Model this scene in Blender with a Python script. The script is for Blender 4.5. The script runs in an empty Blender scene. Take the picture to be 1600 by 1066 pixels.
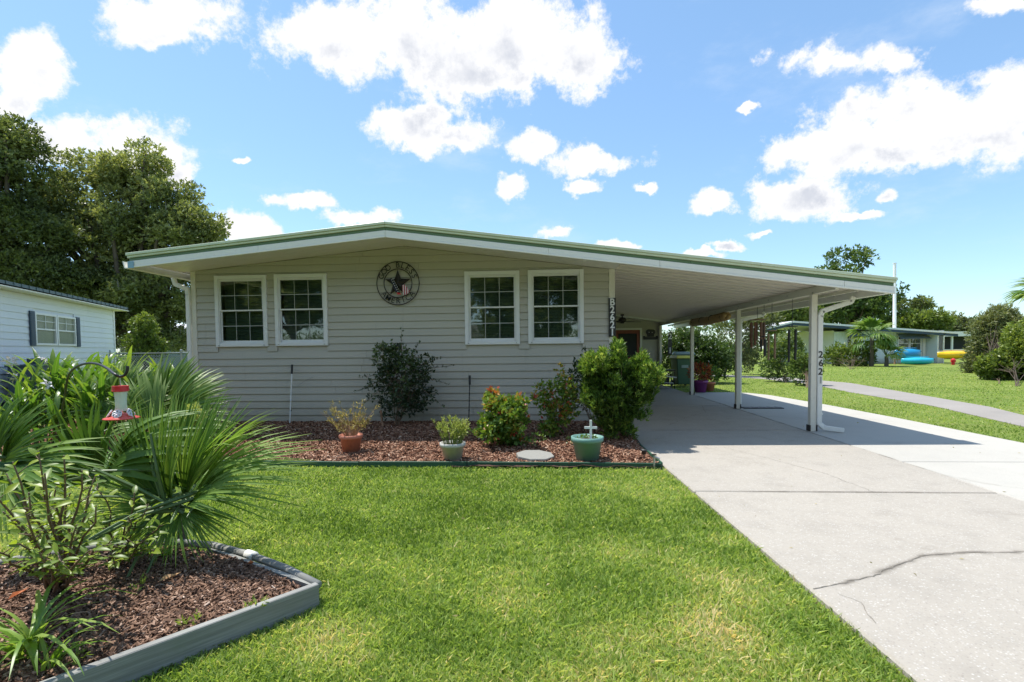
import bpy, math, random
import numpy as np
from mathutils import Vector, Matrix
S = bpy.context.scene
rng = np.random.default_rng(7)
random.seed(7)
PI = math.pi

# ------------------------------------------------------------------ camera
CAM_H = 1.38
FOC, PX0, PY0 = 800.0, 800.0, 577.7
def cam_axes(yaw, pit, roll):
    y, p, r = map(math.radians, (yaw, pit, roll))
    f = np.array([-math.sin(y)*math.cos(p), math.cos(y)*math.cos(p), -math.sin(p)])
    R = np.array([math.cos(y), math.sin(y), 0.0]); U = np.cross(R, f)
    return R*math.cos(r)-U*math.sin(r), U*math.cos(r)+R*math.sin(r), f
CR, CU, CF = cam_axes(3.42, 2.18, 0.58)
cd = bpy.data.cameras.new('camera'); cam = bpy.data.objects.new('camera', cd)
S.collection.objects.link(cam); S.camera = cam
cam.matrix_world = Matrix(((CR[0], CU[0], -CF[0], 0), (CR[1], CU[1], -CF[1], 0), (CR[2], CU[2], -CF[2], CAM_H), (0, 0, 0, 1)))
cd.sensor_width = 36; cd.lens = 18; cd.shift_y = (PY0-533)/1600
cd.clip_start = 0.05; cd.clip_end = 3000
def ray(px, py):
    return CR*(px-PX0)/FOC - CU*(py-PY0)/FOC + CF
def W(px, py, Y):                      # the point of the place at depth Y that shows at a photo pixel
    d = ray(px, py); return np.array([0, 0, CAM_H]) + d*(Y/d[1])
def G(px, py, z=0.0):                  # ... on the ground
    d = ray(px, py); return np.array([0, 0, CAM_H]) + d*((z-CAM_H)/d[2])

# ------------------------------------------------------------------ sun, sky, exposure
SUNV = Vector((-0.37, 0.19, 1.0)).normalized()      # direction towards the sun
sd = bpy.data.lights.new('sun', 'SUN'); sun = bpy.data.objects.new('sun', sd); S.collection.objects.link(sun)
sd.energy = SUN_E = 3.9; sd.angle = math.radians(0.53); sd.color = (1.0, 0.965, 0.90)
sun.rotation_euler = SUNV.to_track_quat('Z', 'Y').to_euler(); sun.location = (-5, 3, 20)
S.view_settings.view_transform = 'Standard'; S.view_settings.look = 'None'
S.view_settings.gamma = 1; S.view_settings.exposure = 0.72
S.view_settings.use_curve_mapping = False
S.cycles.max_bounces = 6; S.cycles.diffuse_bounces = 3; S.cycles.glossy_bounces = 3
S.cycles.transmission_bounces = 6; S.cycles.transparent_max_bounces = 12; S.cycles.caustics_reflective = False; S.cycles.caustics_refractive = False
S.cycles.sample_clamp_indirect = 6

class NT:
    def __init__(s, tree): s.t = tree; s.n = tree.nodes; s.l = tree.links
    def put(s, sock, v):
        if v is None: return
        if isinstance(v, bpy.types.NodeSocket): s.l.new(v, sock)
        elif isinstance(v, (tuple, list)) and len(v) == 3 and sock.type == 'RGBA': sock.default_value = (*v, 1)
        else: sock.default_value = v
    def math(s, op, a, b=None, c=None, clamp=False):
        n = s.n.new('ShaderNodeMath'); n.operation = op; n.use_clamp = clamp
        for i, v in enumerate((a, b, c)): s.put(n.inputs[i], v)
        return n.outputs[0]
    def vec(s, op, a, b=None, c=None, out=0):
        n = s.n.new('ShaderNodeVectorMath'); n.operation = op
        for i, v in enumerate((a, b, c)): s.put(n.inputs[i], v)
        return n.outputs['Value'] if op in ('LENGTH', 'DISTANCE', 'DOT_PRODUCT') else n.outputs[0]
    def noise(s, v, scale, detail=4, rough=.55, out='Fac', dist=0, lac=2.0):
        n = s.n.new('ShaderNodeTexNoise'); s.put(n.inputs['Vector'], v); n.inputs['Scale'].default_value = scale
        n.inputs['Detail'].default_value = detail; n.inputs['Roughness'].default_value = rough
        n.inputs['Lacunarity'].default_value = lac; n.inputs['Distortion'].default_value = dist
        return n.outputs[out]
    def vor(s, v, scale, feature='F1', out='Distance', rnd=1):
        n = s.n.new('ShaderNodeTexVoronoi'); n.feature = feature; s.put(n.inputs['Vector'], v); n.inputs['Scale'].default_value = scale
        n.inputs['Randomness'].default_value = rnd
        return n.outputs[out]
    def ramp(s, f, pts):
        n = s.n.new('ShaderNodeValToRGB'); e = n.color_ramp.elements
        while len(e) < len(pts): e.new(.5)
        for k, (p, c) in enumerate(pts):
            e[k].position = p; e[k].color = (*c, 1) if isinstance(c, (tuple, list)) else (c, c, c, 1)
        s.put(n.inputs[0], f); return n.outputs[0]
    def mix(s, f, a, b, mode='MIX'):
        n = s.n.new('ShaderNodeMix'); n.data_type = 'RGBA'; n.blend_type = mode
        s.put(n.inputs[0], f); s.put(n.inputs[6], a); s.put(n.inputs[7], b); return n.outputs[2]
    def smooth(s, v, a, b, lo=0., hi=1.):
        n = s.n.new('ShaderNodeMapRange'); n.interpolation_type = 'SMOOTHSTEP'
        s.put(n.inputs[0], v); n.inputs[1].default_value = a; n.inputs[2].default_value = b; n.inputs[3].default_value = lo; n.inputs[4].default_value = hi
        return n.outputs[0]
    def bump(s, h, strength=.3, dist=.01, normal=None):
        n = s.n.new('ShaderNodeBump'); n.inputs['Strength'].default_value = strength; n.inputs['Distance'].default_value = dist
        s.put(n.inputs['Height'], h)
        if normal: s.put(n.inputs['Normal'], normal)
        return n.outputs[0]

def make_sky():
    w = bpy.data.worlds.new('World'); S.world = w; w.use_nodes = True
    t = NT(w.node_tree); w.node_tree.nodes.clear()
    out = t.n.new('ShaderNodeOutputWorld'); bg = t.n.new('ShaderNodeBackground'); t.l.new(bg.outputs[0], out.inputs[0])
    sky = t.n.new('ShaderNodeTexSky'); sky.sky_type = 'NISHITA'; sky.sun_disc = False
    sky.sun_elevation = math.asin(SUNV.z); sky.sun_rotation = math.atan2(SUNV.x, SUNV.y)
    sky.air_density = 1.0; sky.dust_density = 0.3; sky.ozone_density = 1.6
    tc = t.n.new('ShaderNodeTexCoord'); D = tc.outputs['Generated']
    sep = t.n.new('ShaderNodeSeparateXYZ'); t.l.new(D, sep.inputs[0])
    ay = t.math('MAXIMUM', t.math('ABSOLUTE', sep.outputs[1]), 0.02)
    cmb = t.n.new('ShaderNodeCombineXYZ')
    t.put(cmb.inputs[0], t.math('DIVIDE', sep.outputs[0], ay)); t.put(cmb.inputs[1], t.math('DIVIDE', sep.outputs[2], ay)); cmb.inputs[2].default_value = 0
    uv = cmb.outputs[0]
    warp = t.noise(D, 4.5, 3, .6, out='Color')
    warp2 = t.noise(D, 17, 2, .6, out='Color')
    uvw = t.vec('MULTIPLY_ADD', t.vec('SUBTRACT', warp, (.5, .5, .5)), (.05, .035, 0), uv)
    uvw = t.vec('MULTIPLY_ADD', t.vec('SUBTRACT', warp2, (.5, .5, .5)), (.05, .045, 0), uvw)
    uvw = t.vec('MULTIPLY_ADD', t.vec('SUBTRACT', t.noise(D, 60, 3, .6, out='Color'), (.5, .5, .5)), (.022, .022, 0), uvw)
    # cumulus masses: centre and radii in photograph pixels, turned into directions
    B = [(520,52,120,50),(655,62,130,80),(790,70,150,75),(905,95,90,58),(740,120,150,38),(290,22,120,45),(255,55,60,22),
         (640,190,66,34),(700,212,80,24),(835,228,50,22),(930,250,66,20),(40,120,62,52),(20,160,60,30),(90,225,90,48),(190,232,95,48),(250,270,50,26),
         (365,345,52,26),(400,362,30,16),(560,338,62,18),(465,312,58,14),(795,288,26,20),(870,362,26,11),(920,288,28,13),(1010,293,18,8),(955,381,32,8),
         (1310,92,95,32),(1370,170,70,40),(1450,195,170,62),(1570,165,75,60),(1280,235,85,34),(1400,245,90,26),(1530,225,80,40),
         (1260,312,85,34),(1125,315,36,17),(1350,337,38,7),(1390,308,20,10),(1170,172,14,7),(1140,385,24,7),(1195,366,20,6),(1090,398,40,6),(1560,8,70,14),(365,246,12,6),(1400,100,28,12)]
    OUT = [(-400,100,220,90),(-250,330,160,40),(1900,120,200,80),(2150,300,200,60),(300,-250,260,110),(1100,-320,300,120),(1700,-200,200,80),(-300,-300,240,120),(700,-700,300,150)]
    g = bpy.data.node_groups.new('cloud_shape', 'ShaderNodeTree')
    g.interface.new_socket('uv', in_out='INPUT', socket_type='NodeSocketVector'); g.interface.new_socket('d', in_out='OUTPUT', socket_type='NodeSocketFloat')
    t2 = NT(g); gi = g.nodes.new('NodeGroupInput'); go = g.nodes.new('NodeGroupOutput'); acc = None
    for cx, cy, rx, ry in B+OUT:
        c = ray(cx, cy); u, v = c[0]/c[1], c[2]/c[1]
        k = np.linalg.norm(c)/c[1]*0+1/(c @ CF)      # pixel scale in gnomonic terms
        e = ray(cx+1, cy); su = abs(e[0]/e[1]-u); e = ray(cx, cy+1); sv = abs(e[2]/e[1]-v)
        iu, iv = 1/(rx*su*1.22), 1/(ry*sv*1.25)
        l = t2.vec('LENGTH', t2.vec('MULTIPLY_ADD', gi.outputs[0], (iu, iv, 0), (-u*iu, -v*iv, 0)))
        # small masses get a bonus so that the noise cannot eat them whole
        if rx < 45: l = t2.math('SUBTRACT', l, .02)
        acc = l if acc is None else t2.math('SMOOTH_MIN', acc, l, .25)
    t2.l.new(acc, go.inputs[0])
    def shape(v):
        n = t.n.new('ShaderNodeGroup'); n.node_tree = g; t.l.new(v, n.inputs[0]); return n.outputs[0]
    fb = t.noise(D, 11, 10, .68); fb2 = t.noise(t.vec('ADD', D, (-0.012, 0.0, 0.03)), 11, 8, .66)
    d0 = shape(uvw); d1 = shape(t.vec('ADD', uvw, (-.02, .085, 0)))
    den = t.math('ADD', t.math('SUBTRACT', .93, d0), t.math('MULTIPLY', t.math('SUBTRACT', fb, .5), 2.9))
    den2 = t.math('ADD', t.math('SUBTRACT', .93, d1), t.math('MULTIPLY', t.math('SUBTRACT', fb2, .5), 1.6))
    mask = t.smooth(den, -.08, .38)
    thin = t.smooth(den, .25, 1.0)
    shade = t.math('MULTIPLY', t.smooth(den2, -.05, .6), thin)
    shade = t.math('MULTIPLY', shade, t.smooth(t.noise(D, 14, 4, .6), .3, .62, .5, 1))
    cloudc = t.mix(shade, (4.35, 4.35, 4.4), (2.55, 2.72, 3.12))
    # the blue itself: Nishita, a little more saturated as in the photograph
    hs = t.n.new('ShaderNodeHueSaturation'); hs.inputs['Saturation'].default_value = 1.0; hs.inputs['Value'].default_value = 1.0
    t.l.new(sky.outputs[0], hs.inputs['Color'])
    wisp = t.math('MULTIPLY', t.smooth(t.noise(t.vec('MULTIPLY', D, (1, 1, 2.4)), 3.2, 7, .65), .52, .8), .35)
    base = t.mix(wisp, t.mix(.28, t.mix(1, hs.outputs[0], (.78, .86, .90), 'MULTIPLY'), (1.55, 2.8, 4.25)), (3.6, 4.0, 4.5))
    col = t.mix(mask, base, cloudc)
    t.l.new(col, bg.inputs[0]); bg.inputs[1].default_value = 0.15
    w.cycles.sampling_method = 'MANUAL'; w.cycles.sample_map_resolution = 512
make_sky()

# ------------------------------------------------------------------ materials
def mat(name):
    m = bpy.data.materials.new(name); m.use_nodes = True
    t = NT(m.node_tree); b = m.node_tree.nodes['Principled BSDF']
    return m, t, b
def coords(t, kind='Object'):
    return t.n.new('ShaderNodeTexCoord').outputs[kind]
def simple(name, col, rough=.5, metal=0., var=.10, scale=6, spec=None, dirt=0., bump=0., bscale=80):
    m, t, b = mat(name)
    geo = t.n.new('ShaderNodeNewGeometry'); p = geo.outputs['Position']
    n = t.noise(p, scale, 5, .6)
    c = t.mix(n, tuple(max(0, x*(1-var)) for x in col), tuple(min(1, x*(1+var)) for x in col))
    if dirt: c = t.mix(t.math('MULTIPLY', t.smooth(t.noise(p, scale*2.3, 8, .7), .52, .75), dirt), c, (.12, .10, .075))
    t.put(b.inputs['Base Color'], c)
    t.put(b.inputs['Roughness'], t.math('ADD', t.math('MULTIPLY', n, .12), rough-.06)); b.inputs['Metallic'].default_value = metal
    if spec is not None: b.inputs['Specular IOR Level'].default_value = spec
    if bump: t.put(b.inputs['Normal'], t.bump(t.noise(p, bscale, 4, .6), bump, .003))
    return m
def leafy(name, ramp, trans=.35, rough=.45, spec=.4, vein=False):
    m, t, b = mat(name)
    a = t.n.new('ShaderNodeAttribute'); a.attribute_name = 'tint'
    oi = t.n.new('ShaderNodeObjectInfo')
    f = t.math('ADD', a.outputs['Fac'], t.math('MULTIPLY', t.math('SUBTRACT', oi.outputs['Random'], .5), .18), clamp=True)
    c = t.ramp(f, ramp)
    if vein:
        uvn = t.n.new('ShaderNodeAttribute'); uvn.attribute_name = 'across'
        c = t.mix(t.math('MULTIPLY', t.smooth(uvn.outputs['Fac'], .0, .18, 1, 0), .35), c, (.30, .36, .12))
    t.put(b.inputs['Base Color'], c); b.inputs['Roughness'].default_value = rough; b.inputs['Specular IOR Level'].default_value = spec
    tr = t.n.new('ShaderNodeBsdfTranslucent'); t.put(tr.inputs[0], t.mix(1, c, (1.5, 1.45, .75), 'MULTIPLY'))
    mx = t.n.new('ShaderNodeMixShader'); mx.inputs[0].default_value = trans
    t.l.new(b.outputs[0], mx.inputs[1]); t.l.new(tr.outputs[0], mx.inputs[2])
    o = m.node_tree.nodes['Material Output']; t.l.new(mx.outputs[0], o.inputs[0])
    return m
M = {}
def siding_mat(name, col):
    m, t, b = mat(name)
    p = t.n.new('ShaderNodeNewGeometry').outputs['Position']
    grain = t.noise(t.vec('MULTIPLY', p, (3, 3, 60)), 4, 5, .6)
    big = t.noise(p, 1.1, 4, .6)
    oi = t.n.new('ShaderNodeObjectInfo').outputs['Random']
    c = t.mix(big, tuple(x*.93 for x in col), tuple(x*1.05 for x in col))
    c = t.mix(t.math('MULTIPLY', oi, .10), c, tuple(x*.75 for x in col))
    st = t.smooth(t.noise(t.vec('MULTIPLY', p, (7, 7, .7)), 1.6, 6, .7), .55, .8)
    c = t.mix(t.math('MULTIPLY', st, .20), c, (.16, .15, .11))
    sp = t.n.new('ShaderNodeSeparateXYZ'); t.l.new(p, sp.inputs[0])
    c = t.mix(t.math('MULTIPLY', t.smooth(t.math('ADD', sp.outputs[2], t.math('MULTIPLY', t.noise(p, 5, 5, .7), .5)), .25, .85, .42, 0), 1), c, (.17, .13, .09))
    t.put(b.inputs['Base Color'], c); b.inputs['Roughness'].default_value = .5; b.inputs['Specular IOR Level'].default_value = .35
    t.put(b.inputs['Normal'], t.bump(grain, .12, .002))
    return m
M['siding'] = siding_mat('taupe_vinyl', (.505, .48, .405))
M['white_siding'] = siding_mat('white_vinyl', (.76, .79, .82))
M['blue_siding'] = siding_mat('blue_vinyl', (.23, .32, .38))
M['pale_siding'] = siding_mat('pale_blue_vinyl', (.78, .84, .83))
M['bright_wall'] = siding_mat('bright_wall', (.80, .80, .78))
M['trim'] = simple('white_trim', (.84, .82, .76), .4, var=.04, scale=9, dirt=.10)
M['trim_clean'] = simple('white_vinyl_frame', (.80, .80, .79), .35, var=.03)
M['cream'] = simple('cream_metal', (.74, .70, .60), .42, var=.05, dirt=.18)
M['pan'] = simple('ceiling_metal', (.70, .645, .58), .42, var=.06, scale=2.5, dirt=.10)
M['sage'] = simple('sage_edge_metal', (.62, .68, .49), .38, var=.12, scale=5, dirt=.12)
M['green'] = simple('green_edge_metal', (.115, .19, .09), .4, var=.12, scale=5)
M['black'] = simple('black_iron', (.018, .017, .016), .45, var=.2, scale=30, bump=.1)
M['blackpl'] = simple('black_plastic', (.03, .03, .03), .5)
M['dark'] = simple('dark_interior', (.035, .04, .04), .8)
M['drape'] = simple('dim_blind', (.27, .36, .29), .7); M['muntin'] = simple('grille_bar', (.50, .51, .49), .5); M['lightblind'] = simple('pale_blind', (.50, .52, .36), .7)
M['bronze'] = simple('dark_bronze', (.03, .022, .018), .4)
M['wood_door'] = simple('red_brown_wood', (.27, .06, .03), .4, scale=12, var=.25)
M['bamboo'] = simple('bamboo', (.45, .29, .12), .5, scale=25, var=.25, bump=.3)
M['chime'] = simple('bamboo_chime', (.20, .085, .045), .5, scale=25, var=.3)
M['chimetan'] = simple('copper_chime', (.33, .20, .12), .5, scale=25, var=.3)
M['white'] = simple('white_paint', (.80, .80, .78), .4, var=.03)
M['steel'] = simple('galvanised', (.42, .43, .43), .4, .8, var=.15, scale=30)
M['navy'] = simple('navy_shutter', (.03, .06, .10), .5)
M['teal_roof'] = simple('dark_teal_roof_edge', (.035, .07, .075), .45)
M['grey_roof'] = simple('pale_metal_roof', (.80, .80, .80), .4, var=.08)
M['terracotta'] = simple('terracotta', (.56, .21, .135), .6, var=.12, scale=14, dirt=.12, bump=.15)
M['greypot'] = simple('pale_grey_pot', (.50, .49, .45), .55, dirt=.25, scale=12)
M['tealpot'] = simple('teal_plastic_pot', (.16, .31, .27), .5, var=.08, dirt=.12)
M['purple'] = simple('purple_pot', (.22, .04, .20), .4)
M['bin_green'] = simple('green_bin', (.03, .09, .055), .5)
M['bin_dark'] = simple('dark_teal_bin', (.02, .05, .05), .5)
M['bin_lid'] = simple('yellow_lid', (.62, .55, .06), .45)
M['lid_grey'] = simple('grey_lid', (.20, .27, .26), .5)
M['blue_tarp'] = simple('blue_kayak', (.015, .26, .50), .35, var=.1)
M['cyan_tarp'] = simple('cyan_kayak', (.02, .42, .58), .35, var=.1)
M['yellow'] = simple('yellow_kayak', (.80, .50, .01), .35, var=.1)
M['red'] = simple('red_plastic', (.62, .02, .03), .3, var=.08)
M['redpink'] = simple('red_orange_plastic', (.72, .10, .07), .35)
M['stake'] = simple('raw_wood', (.35, .20, .12), .7, scale=30, var=.3)
M['bark'] = simple('grey_bark', (.115, .092, .07), .85, scale=7, var=.4, bump=.6, bscale=30)
M['stem'] = simple('woody_stem', (.17, .115, .075), .75, scale=40, var=.35, bump=.3)
M['gstem'] = simple('green_stem', (.09, .15, .045), .5, scale=30, var=.25)
M['stone'] = simple('stepping_stone', (.27, .262, .235), .85, scale=30, var=.22, dirt=.3, bump=.5, bscale=120)
M['dirt'] = simple('potting_soil', (.05, .032, .022), .95, scale=50, var=.5, bump=.6)
M['edging_green'] = simple('green_edging', (.022, .085, .05), .5, var=.2, scale=12, dirt=.3)
M['petal'] = simple('white_petal', (.78, .72, .74), .5)
M['petal_pink'] = simple('pale_pink_petal', (.72, .52, .48), .5)
M['dead_tan'] = simple('dead_leaf_tan', (.50, .30, .14), .7, scale=40, var=.25)
M['dead_orange'] = simple('dead_leaf_orange', (.50, .16, .05), .7, scale=40, var=.25)
M['ac'] = simple('dark_unit', (.05, .08, .11), .5)

def wood_edge():
    m, t, b = mat('weathered_grey_board')
    p = t.n.new('ShaderNodeNewGeometry').outputs['Position']; st = t.noise(t.vec('MULTIPLY', p, (1.5, 1.5, 60)), 2.2, 6, .6)
    c = t.ramp(st, [(.25, (.17, .165, .15)), (.5, (.25, .245, .225)), (.75, (.35, .345, .32))])
    g = t.smooth(t.noise(p, 5, 5, .6), .5, .75); c = t.mix(t.math('MULTIPLY', g, .3), c, (.16, .19, .12))
    t.put(b.inputs['Base Color'], c); b.inputs['Roughness'].default_value = .75
    t.put(b.inputs['Normal'], t.bump(st, .3, .002)); return m
M['board'] = wood_edge()
def concrete(name, col, agg=.35, dark=.25):
    m, t, b = mat(name)
    p = t.n.new('ShaderNodeNewGeometry').outputs['Position']
    oi = t.n.new('ShaderNodeObjectInfo').outputs['Random']
    big = t.noise(p, .55, 6, .62); mid = t.noise(p, 3.2, 7, .68); fine = t.noise(p, 75, 3, .7)
    c = t.mix(big, tuple(x*.86 for x in col), tuple(x*1.09 for x in col))
    c = t.mix(t.math('MULTIPLY', t.smooth(mid, .45, .72), dark), c, tuple(x*.62 for x in col))
    sp = t.vor(p, 62); spc = t.smooth(sp, .12, .42)
    cc = t.vor(p, 62, out='Color')
    c = t.mix(t.math('MULTIPLY', t.math('SUBTRACT', 1, spc), agg), c, t.mix(t.smooth(t.noise(p, 30, 2), .4, .6), (.23, .20, .17), (.70, .68, .64)))
    c = t.mix(t.math('MULTIPLY', t.smooth(fine, .45, .75), .22), c, tuple(x*.5 for x in col))
    # light washed streaks, old leaf stains
    blot = t.smooth(t.noise(t.vec('MULTIPLY', p, (1, 1, 1)), 1.3, 9, .75, dist=.6), .57, .72)
    c = t.mix(t.math('MULTIPLY', blot, .5), c, (.22, .19, .15))
    c = t.mix(t.math('MULTIPLY', oi, .08), c, (.3, .29, .27))
    t.put(b.inputs['Base Color'], c); b.inputs['Roughness'].default_value = .85
    h = t.math('ADD', t.math('MULTIPLY', spc, -.5), t.math('MULTIPLY', fine, 1.0))
    t.put(b.inputs['Normal'], t.bump(h, .45, .004)); return m
M['concrete'] = concrete('old_concrete', (.395, .355, .300), .5, .34)
M['concrete_new'] = concrete('newer_concrete', (.47, .445, .395), .12, .12)
M['bushstem'] = simple('brown_branch', (.085, .06, .042), .85, scale=20, var=.3)
M['slate'] = simple('slate_awning', (.12, .17, .24), .5)
M['crackfill'] = simple('dusty_crack', (.20, .18, .15), .95, scale=40, var=.4)
def stain():
    m, t, b = mat('damp_stain'); b.inputs['Base Color'].default_value = (.13, .11, .085, 1); b.inputs['Roughness'].default_value = .95
    a = t.n.new('ShaderNodeAttribute'); a.attribute_name = 'across'; p = t.n.new('ShaderNodeNewGeometry').outputs['Position']
    f = t.math('MULTIPLY', t.math('MULTIPLY', a.outputs['Fac'], a.outputs['Fac']), t.smooth(t.noise(p, 3.5, 6, .65), .38, .62, .12, .62)); t.put(b.inputs['Alpha'], f); return m
M['stain'] = stain()
M['joint'] = simple('joint_dirt', (.06, .05, .04), .95)
def asphalt(name, col):
    m, t, b = mat(name); p = t.n.new('ShaderNodeNewGeometry').outputs['Position']
    c = t.mix(t.noise(p, .8, 7, .65), tuple(x*.7 for x in col), tuple(x*1.3 for x in col))
    v = t.vor(p, 35); c = t.mix(t.math('MULTIPLY', t.smooth(v, .1, .4), .3), c, tuple(x*.5 for x in col))
    t.put(b.inputs['Base Color'], c); b.inputs['Roughness'].default_value = .9; t.put(b.inputs['Normal'], t.bump(v, .5, .004)); return m
M['path'] = asphalt('worn_path', (.33, .30, .27)); M['street'] = asphalt('street_asphalt', (.10, .10, .10))
def ground_mat():
    m, t, b = mat('lawn_ground'); p = t.n.new('ShaderNodeNewGeometry').outputs['Position']
    fine = t.noise(p, 38, 5, .7); mid = t.noise(p, 2.3, 6, .65); big = t.noise(p, .23, 5, .6)
    st = t.noise(t.vec('MULTIPLY', p, (1.5, 12, 1)), 3, 4, .6)
    c = t.ramp(fine, [(.3, (.07, .11, .018)), (.5, (.17, .24, .042)), (.72, (.32, .37, .10))])
    c = t.mix(t.math('MULTIPLY', t.smooth(mid, .48, .7), .45), c, (.34, .31, .12))
    c = t.mix(t.math('MULTIPLY', t.smooth(big, .45, .65), .35), c, (.28, .31, .08))
    c = t.mix(t.math('MULTIPLY', t.smooth(st, .5, .75), .25), c, (.15, .22, .035))
    t.put(b.inputs['Base Color'], c); b.inputs['Roughness'].default_value = .9; b.inputs['Specular IOR Level'].default_value = .15
    t.put(b.inputs['Normal'], t.bump(t.math('ADD', fine, t.math('MULTIPLY', mid, .6)), .8, .05)); return m
M['ground'] = ground_mat()
def mulch_mat():
    m, t, b = mat('mulch_soil'); p = t.n.new('ShaderNodeNewGeometry').outputs['Position']
    f = t.noise(t.vec('MULTIPLY', p, (1, 2, 1)), 45, 5, .7)
    c = t.ramp(f, [(.3, (.025, .014, .010)), (.55, (.10, .048, .032)), (.75, (.22, .13, .095))])
    t.put(b.inputs['Base Color'], c); b.inputs['Roughness'].default_value = .95; t.put(b.inputs['Normal'], t.bump(f, 1, .02)); return m
M['mulch'] = mulch_mat()
M['chip'] = leafy('bark_chip', [(0, (.06, .028, .018)), (.3, (.19, .085, .05)), (.6, (.34, .185, .115)), (.85, (.50, .32, .22)), (1, (.66, .50, .38))], 0, .85, .2)
M['chip2'] = leafy('old_bark_chip', [(0, (.06, .036, .026)), (.3, (.17, .095, .06)), (.6, (.30, .18, .12)), (.85, (.46, .32, .24)), (1, (.62, .54, .46))], 0, .85, .2)
M['grass'] = leafy('grass_blade', [(0, (.11, .19, .03)), (.35, (.27, .39, .09)), (.62, (.42, .51, .155)), (.82, (.57, .55, .25)), (1, (.72, .60, .36))], .45, .55, .25)
M['oak'] = leafy('oak_leaf', [(0, (.055, .08, .026)), (.5, (.16, .20, .065)), (1, (.34, .37, .14))], .34)
M['far'] = leafy('far_leaf', [(0, (.045, .08, .022)), (.5, (.10, .165, .04)), (1, (.22, .28, .07))], .3)
M['farlight'] = leafy('light_leaf', [(0, (.07, .11, .02)), (.5, (.14, .20, .04)), (1, (.26, .32, .07))], .35)
M['farolive'] = leafy('olive_leaf', [(0, (.075, .095, .04)), (.5, (.16, .19, .075)), (1, (.30, .32, .14))], .3)
M['darkbush'] = leafy('glossy_dark_leaf', [(0, (.014, .030, .010)), (.55, (.045, .08, .024)), (1, (.22, .29, .10))], .2, .35, .5)
M['podo'] = leafy('podocarpus_leaf', [(0, (.03, .065, .014)), (.4, (.09, .18, .032)), (.75, (.21, .34, .055)), (1, (.50, .58, .15))], .35, .4)
M['croton'] = leafy('croton_leaf', [(0, (.025, .06, .012)), (.45, (.10, .20, .03)), (.78, (.24, .34, .05)), (.86, (.42, .34, .07)), (1, (.45, .09, .05))], .3, .35, .5)
M['crotonred'] = leafy('red_leaf', [(0, (.10, .02, .02)), (.5, (.32, .07, .03)), (1, (.55, .22, .05))], .3)
M['yellowshrub'] = leafy('yellow_green_leaf', [(0, (.10, .17, .02)), (.5, (.20, .30, .03)), (1, (.36, .43, .045))], .42, .4, .4, True)
M['palm'] = leafy('palm_leaf', [(0, (.05, .11, .022)), (.5, (.13, .24, .042)), (1, (.32, .43, .11))], .36, .48, .22)
M['palmlight'] = leafy('light_palm_leaf', [(0, (.04, .11, .025)), (.5, (.11, .21, .04)), (1, (.30, .38, .12))], .38, .42, .3)
M['canna'] = leafy('strap_leaf', [(0, (.035, .10, .014)), (.5, (.10, .21, .028)), (1, (.26, .36, .06))], .4, .35, .5, True)
M['lily'] = leafy('lily_leaf', [(0, (.08, .18, .02)), (.5, (.17, .30, .035)), (1, (.40, .48, .12))], .4, .38, .5)
M['dry'] = leafy('dry_leaf', [(0, (.16, .15, .05)), (.5, (.36, .31, .13)), (1, (.55, .46, .24))], .3, .6, .2)
M['succ'] = leafy('pale_upright_leaf', [(0, (.16, .22, .05)), (.5, (.36, .42, .12)), (1, (.58, .60, .24))], .3, .45, .4)
M['whitebloom'] = leafy('white_bloom', [(0, (.45, .45, .42)), (1, (.8, .78, .75))], .3)
M['moss'] = leafy('hanging_moss', [(0, (.10, .10, .075)), (1, (.24, .24, .19))], .2, .8, .1)
def glass_mat():
    m, t, b = mat('window_glass')
    b.inputs['Base Color'].default_value = (.015, .02, .02, 1); b.inputs['Roughness'].default_value = .02
    gl = t.n.new('ShaderNodeBsdfGlossy'); gl.inputs['Roughness'].default_value = .015; gl.inputs[0].default_value = (.9, .95, .93, 1)
    p = t.n.new('ShaderNodeNewGeometry').outputs['Position']
    t.put(gl.inputs['Normal'], t.bump(t.noise(p, 2.2, 2, .5), .06, .02))
    tr = t.n.new('ShaderNodeBsdfTransparent'); tr.inputs[0].default_value = (.60, .68, .62, 1)
    fr = t.n.new('ShaderNodeFresnel'); fr.inputs[0].default_value = 1.5
    mx = t.n.new('ShaderNodeMixShader'); t.put(mx.inputs[0], t.math('ADD', t.math('MULTIPLY', fr.outputs[0], 1.6), .10, clamp=True))
    t.l.new(tr.outputs[0], mx.inputs[1]); t.l.new(gl.outputs[0], mx.inputs[2]); t.l.new(mx.outputs[0], m.node_tree.nodes['Material Output'].inputs[0])
    return m
def dull_glass():  # pane dulled to keep bright sky out of its reflection; no screen in front
    m, t, b = mat('dulled_glass'); b.inputs['Base Color'].default_value = (.20, .24, .16, 1); b.inputs['Roughness'].default_value = .25; b.inputs['Alpha'].default_value = .45; return m
M['glass_dull'] = dull_glass()
M['glass'] = glass_mat()
def feeder_glass():
    m, t, b = mat('feeder_plastic'); b.inputs['Base Color'].default_value = (.75, .86, .76, 1); b.inputs['Roughness'].default_value = .15
    b.inputs['Transmission Weight'].default_value = .0; b.inputs['Alpha'].default_value = .62; return m
M['clear'] = feeder_glass()
def flag(name, stripes):
    m, t, b = mat(name); p = t.n.new('ShaderNodeTexCoord').outputs['Object']
    if stripes:
        sx = t.n.new('ShaderNodeSeparateXYZ'); t.l.new(p, sx.inputs[0])
        s = t.math('GREATER_THAN', t.math('FRACT', t.math('MULTIPLY', sx.outputs[0], 26)), .5)
        c = t.mix(s, (.42, .03, .07), (.72, .66, .70))
    else: c = (.008, .010, .028)
    t.put(b.inputs['Base Color'], c); return m
M['stripes'] = flag('flag_stripes', True); M['starblue'] = flag('flag_blue', False)

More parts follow.
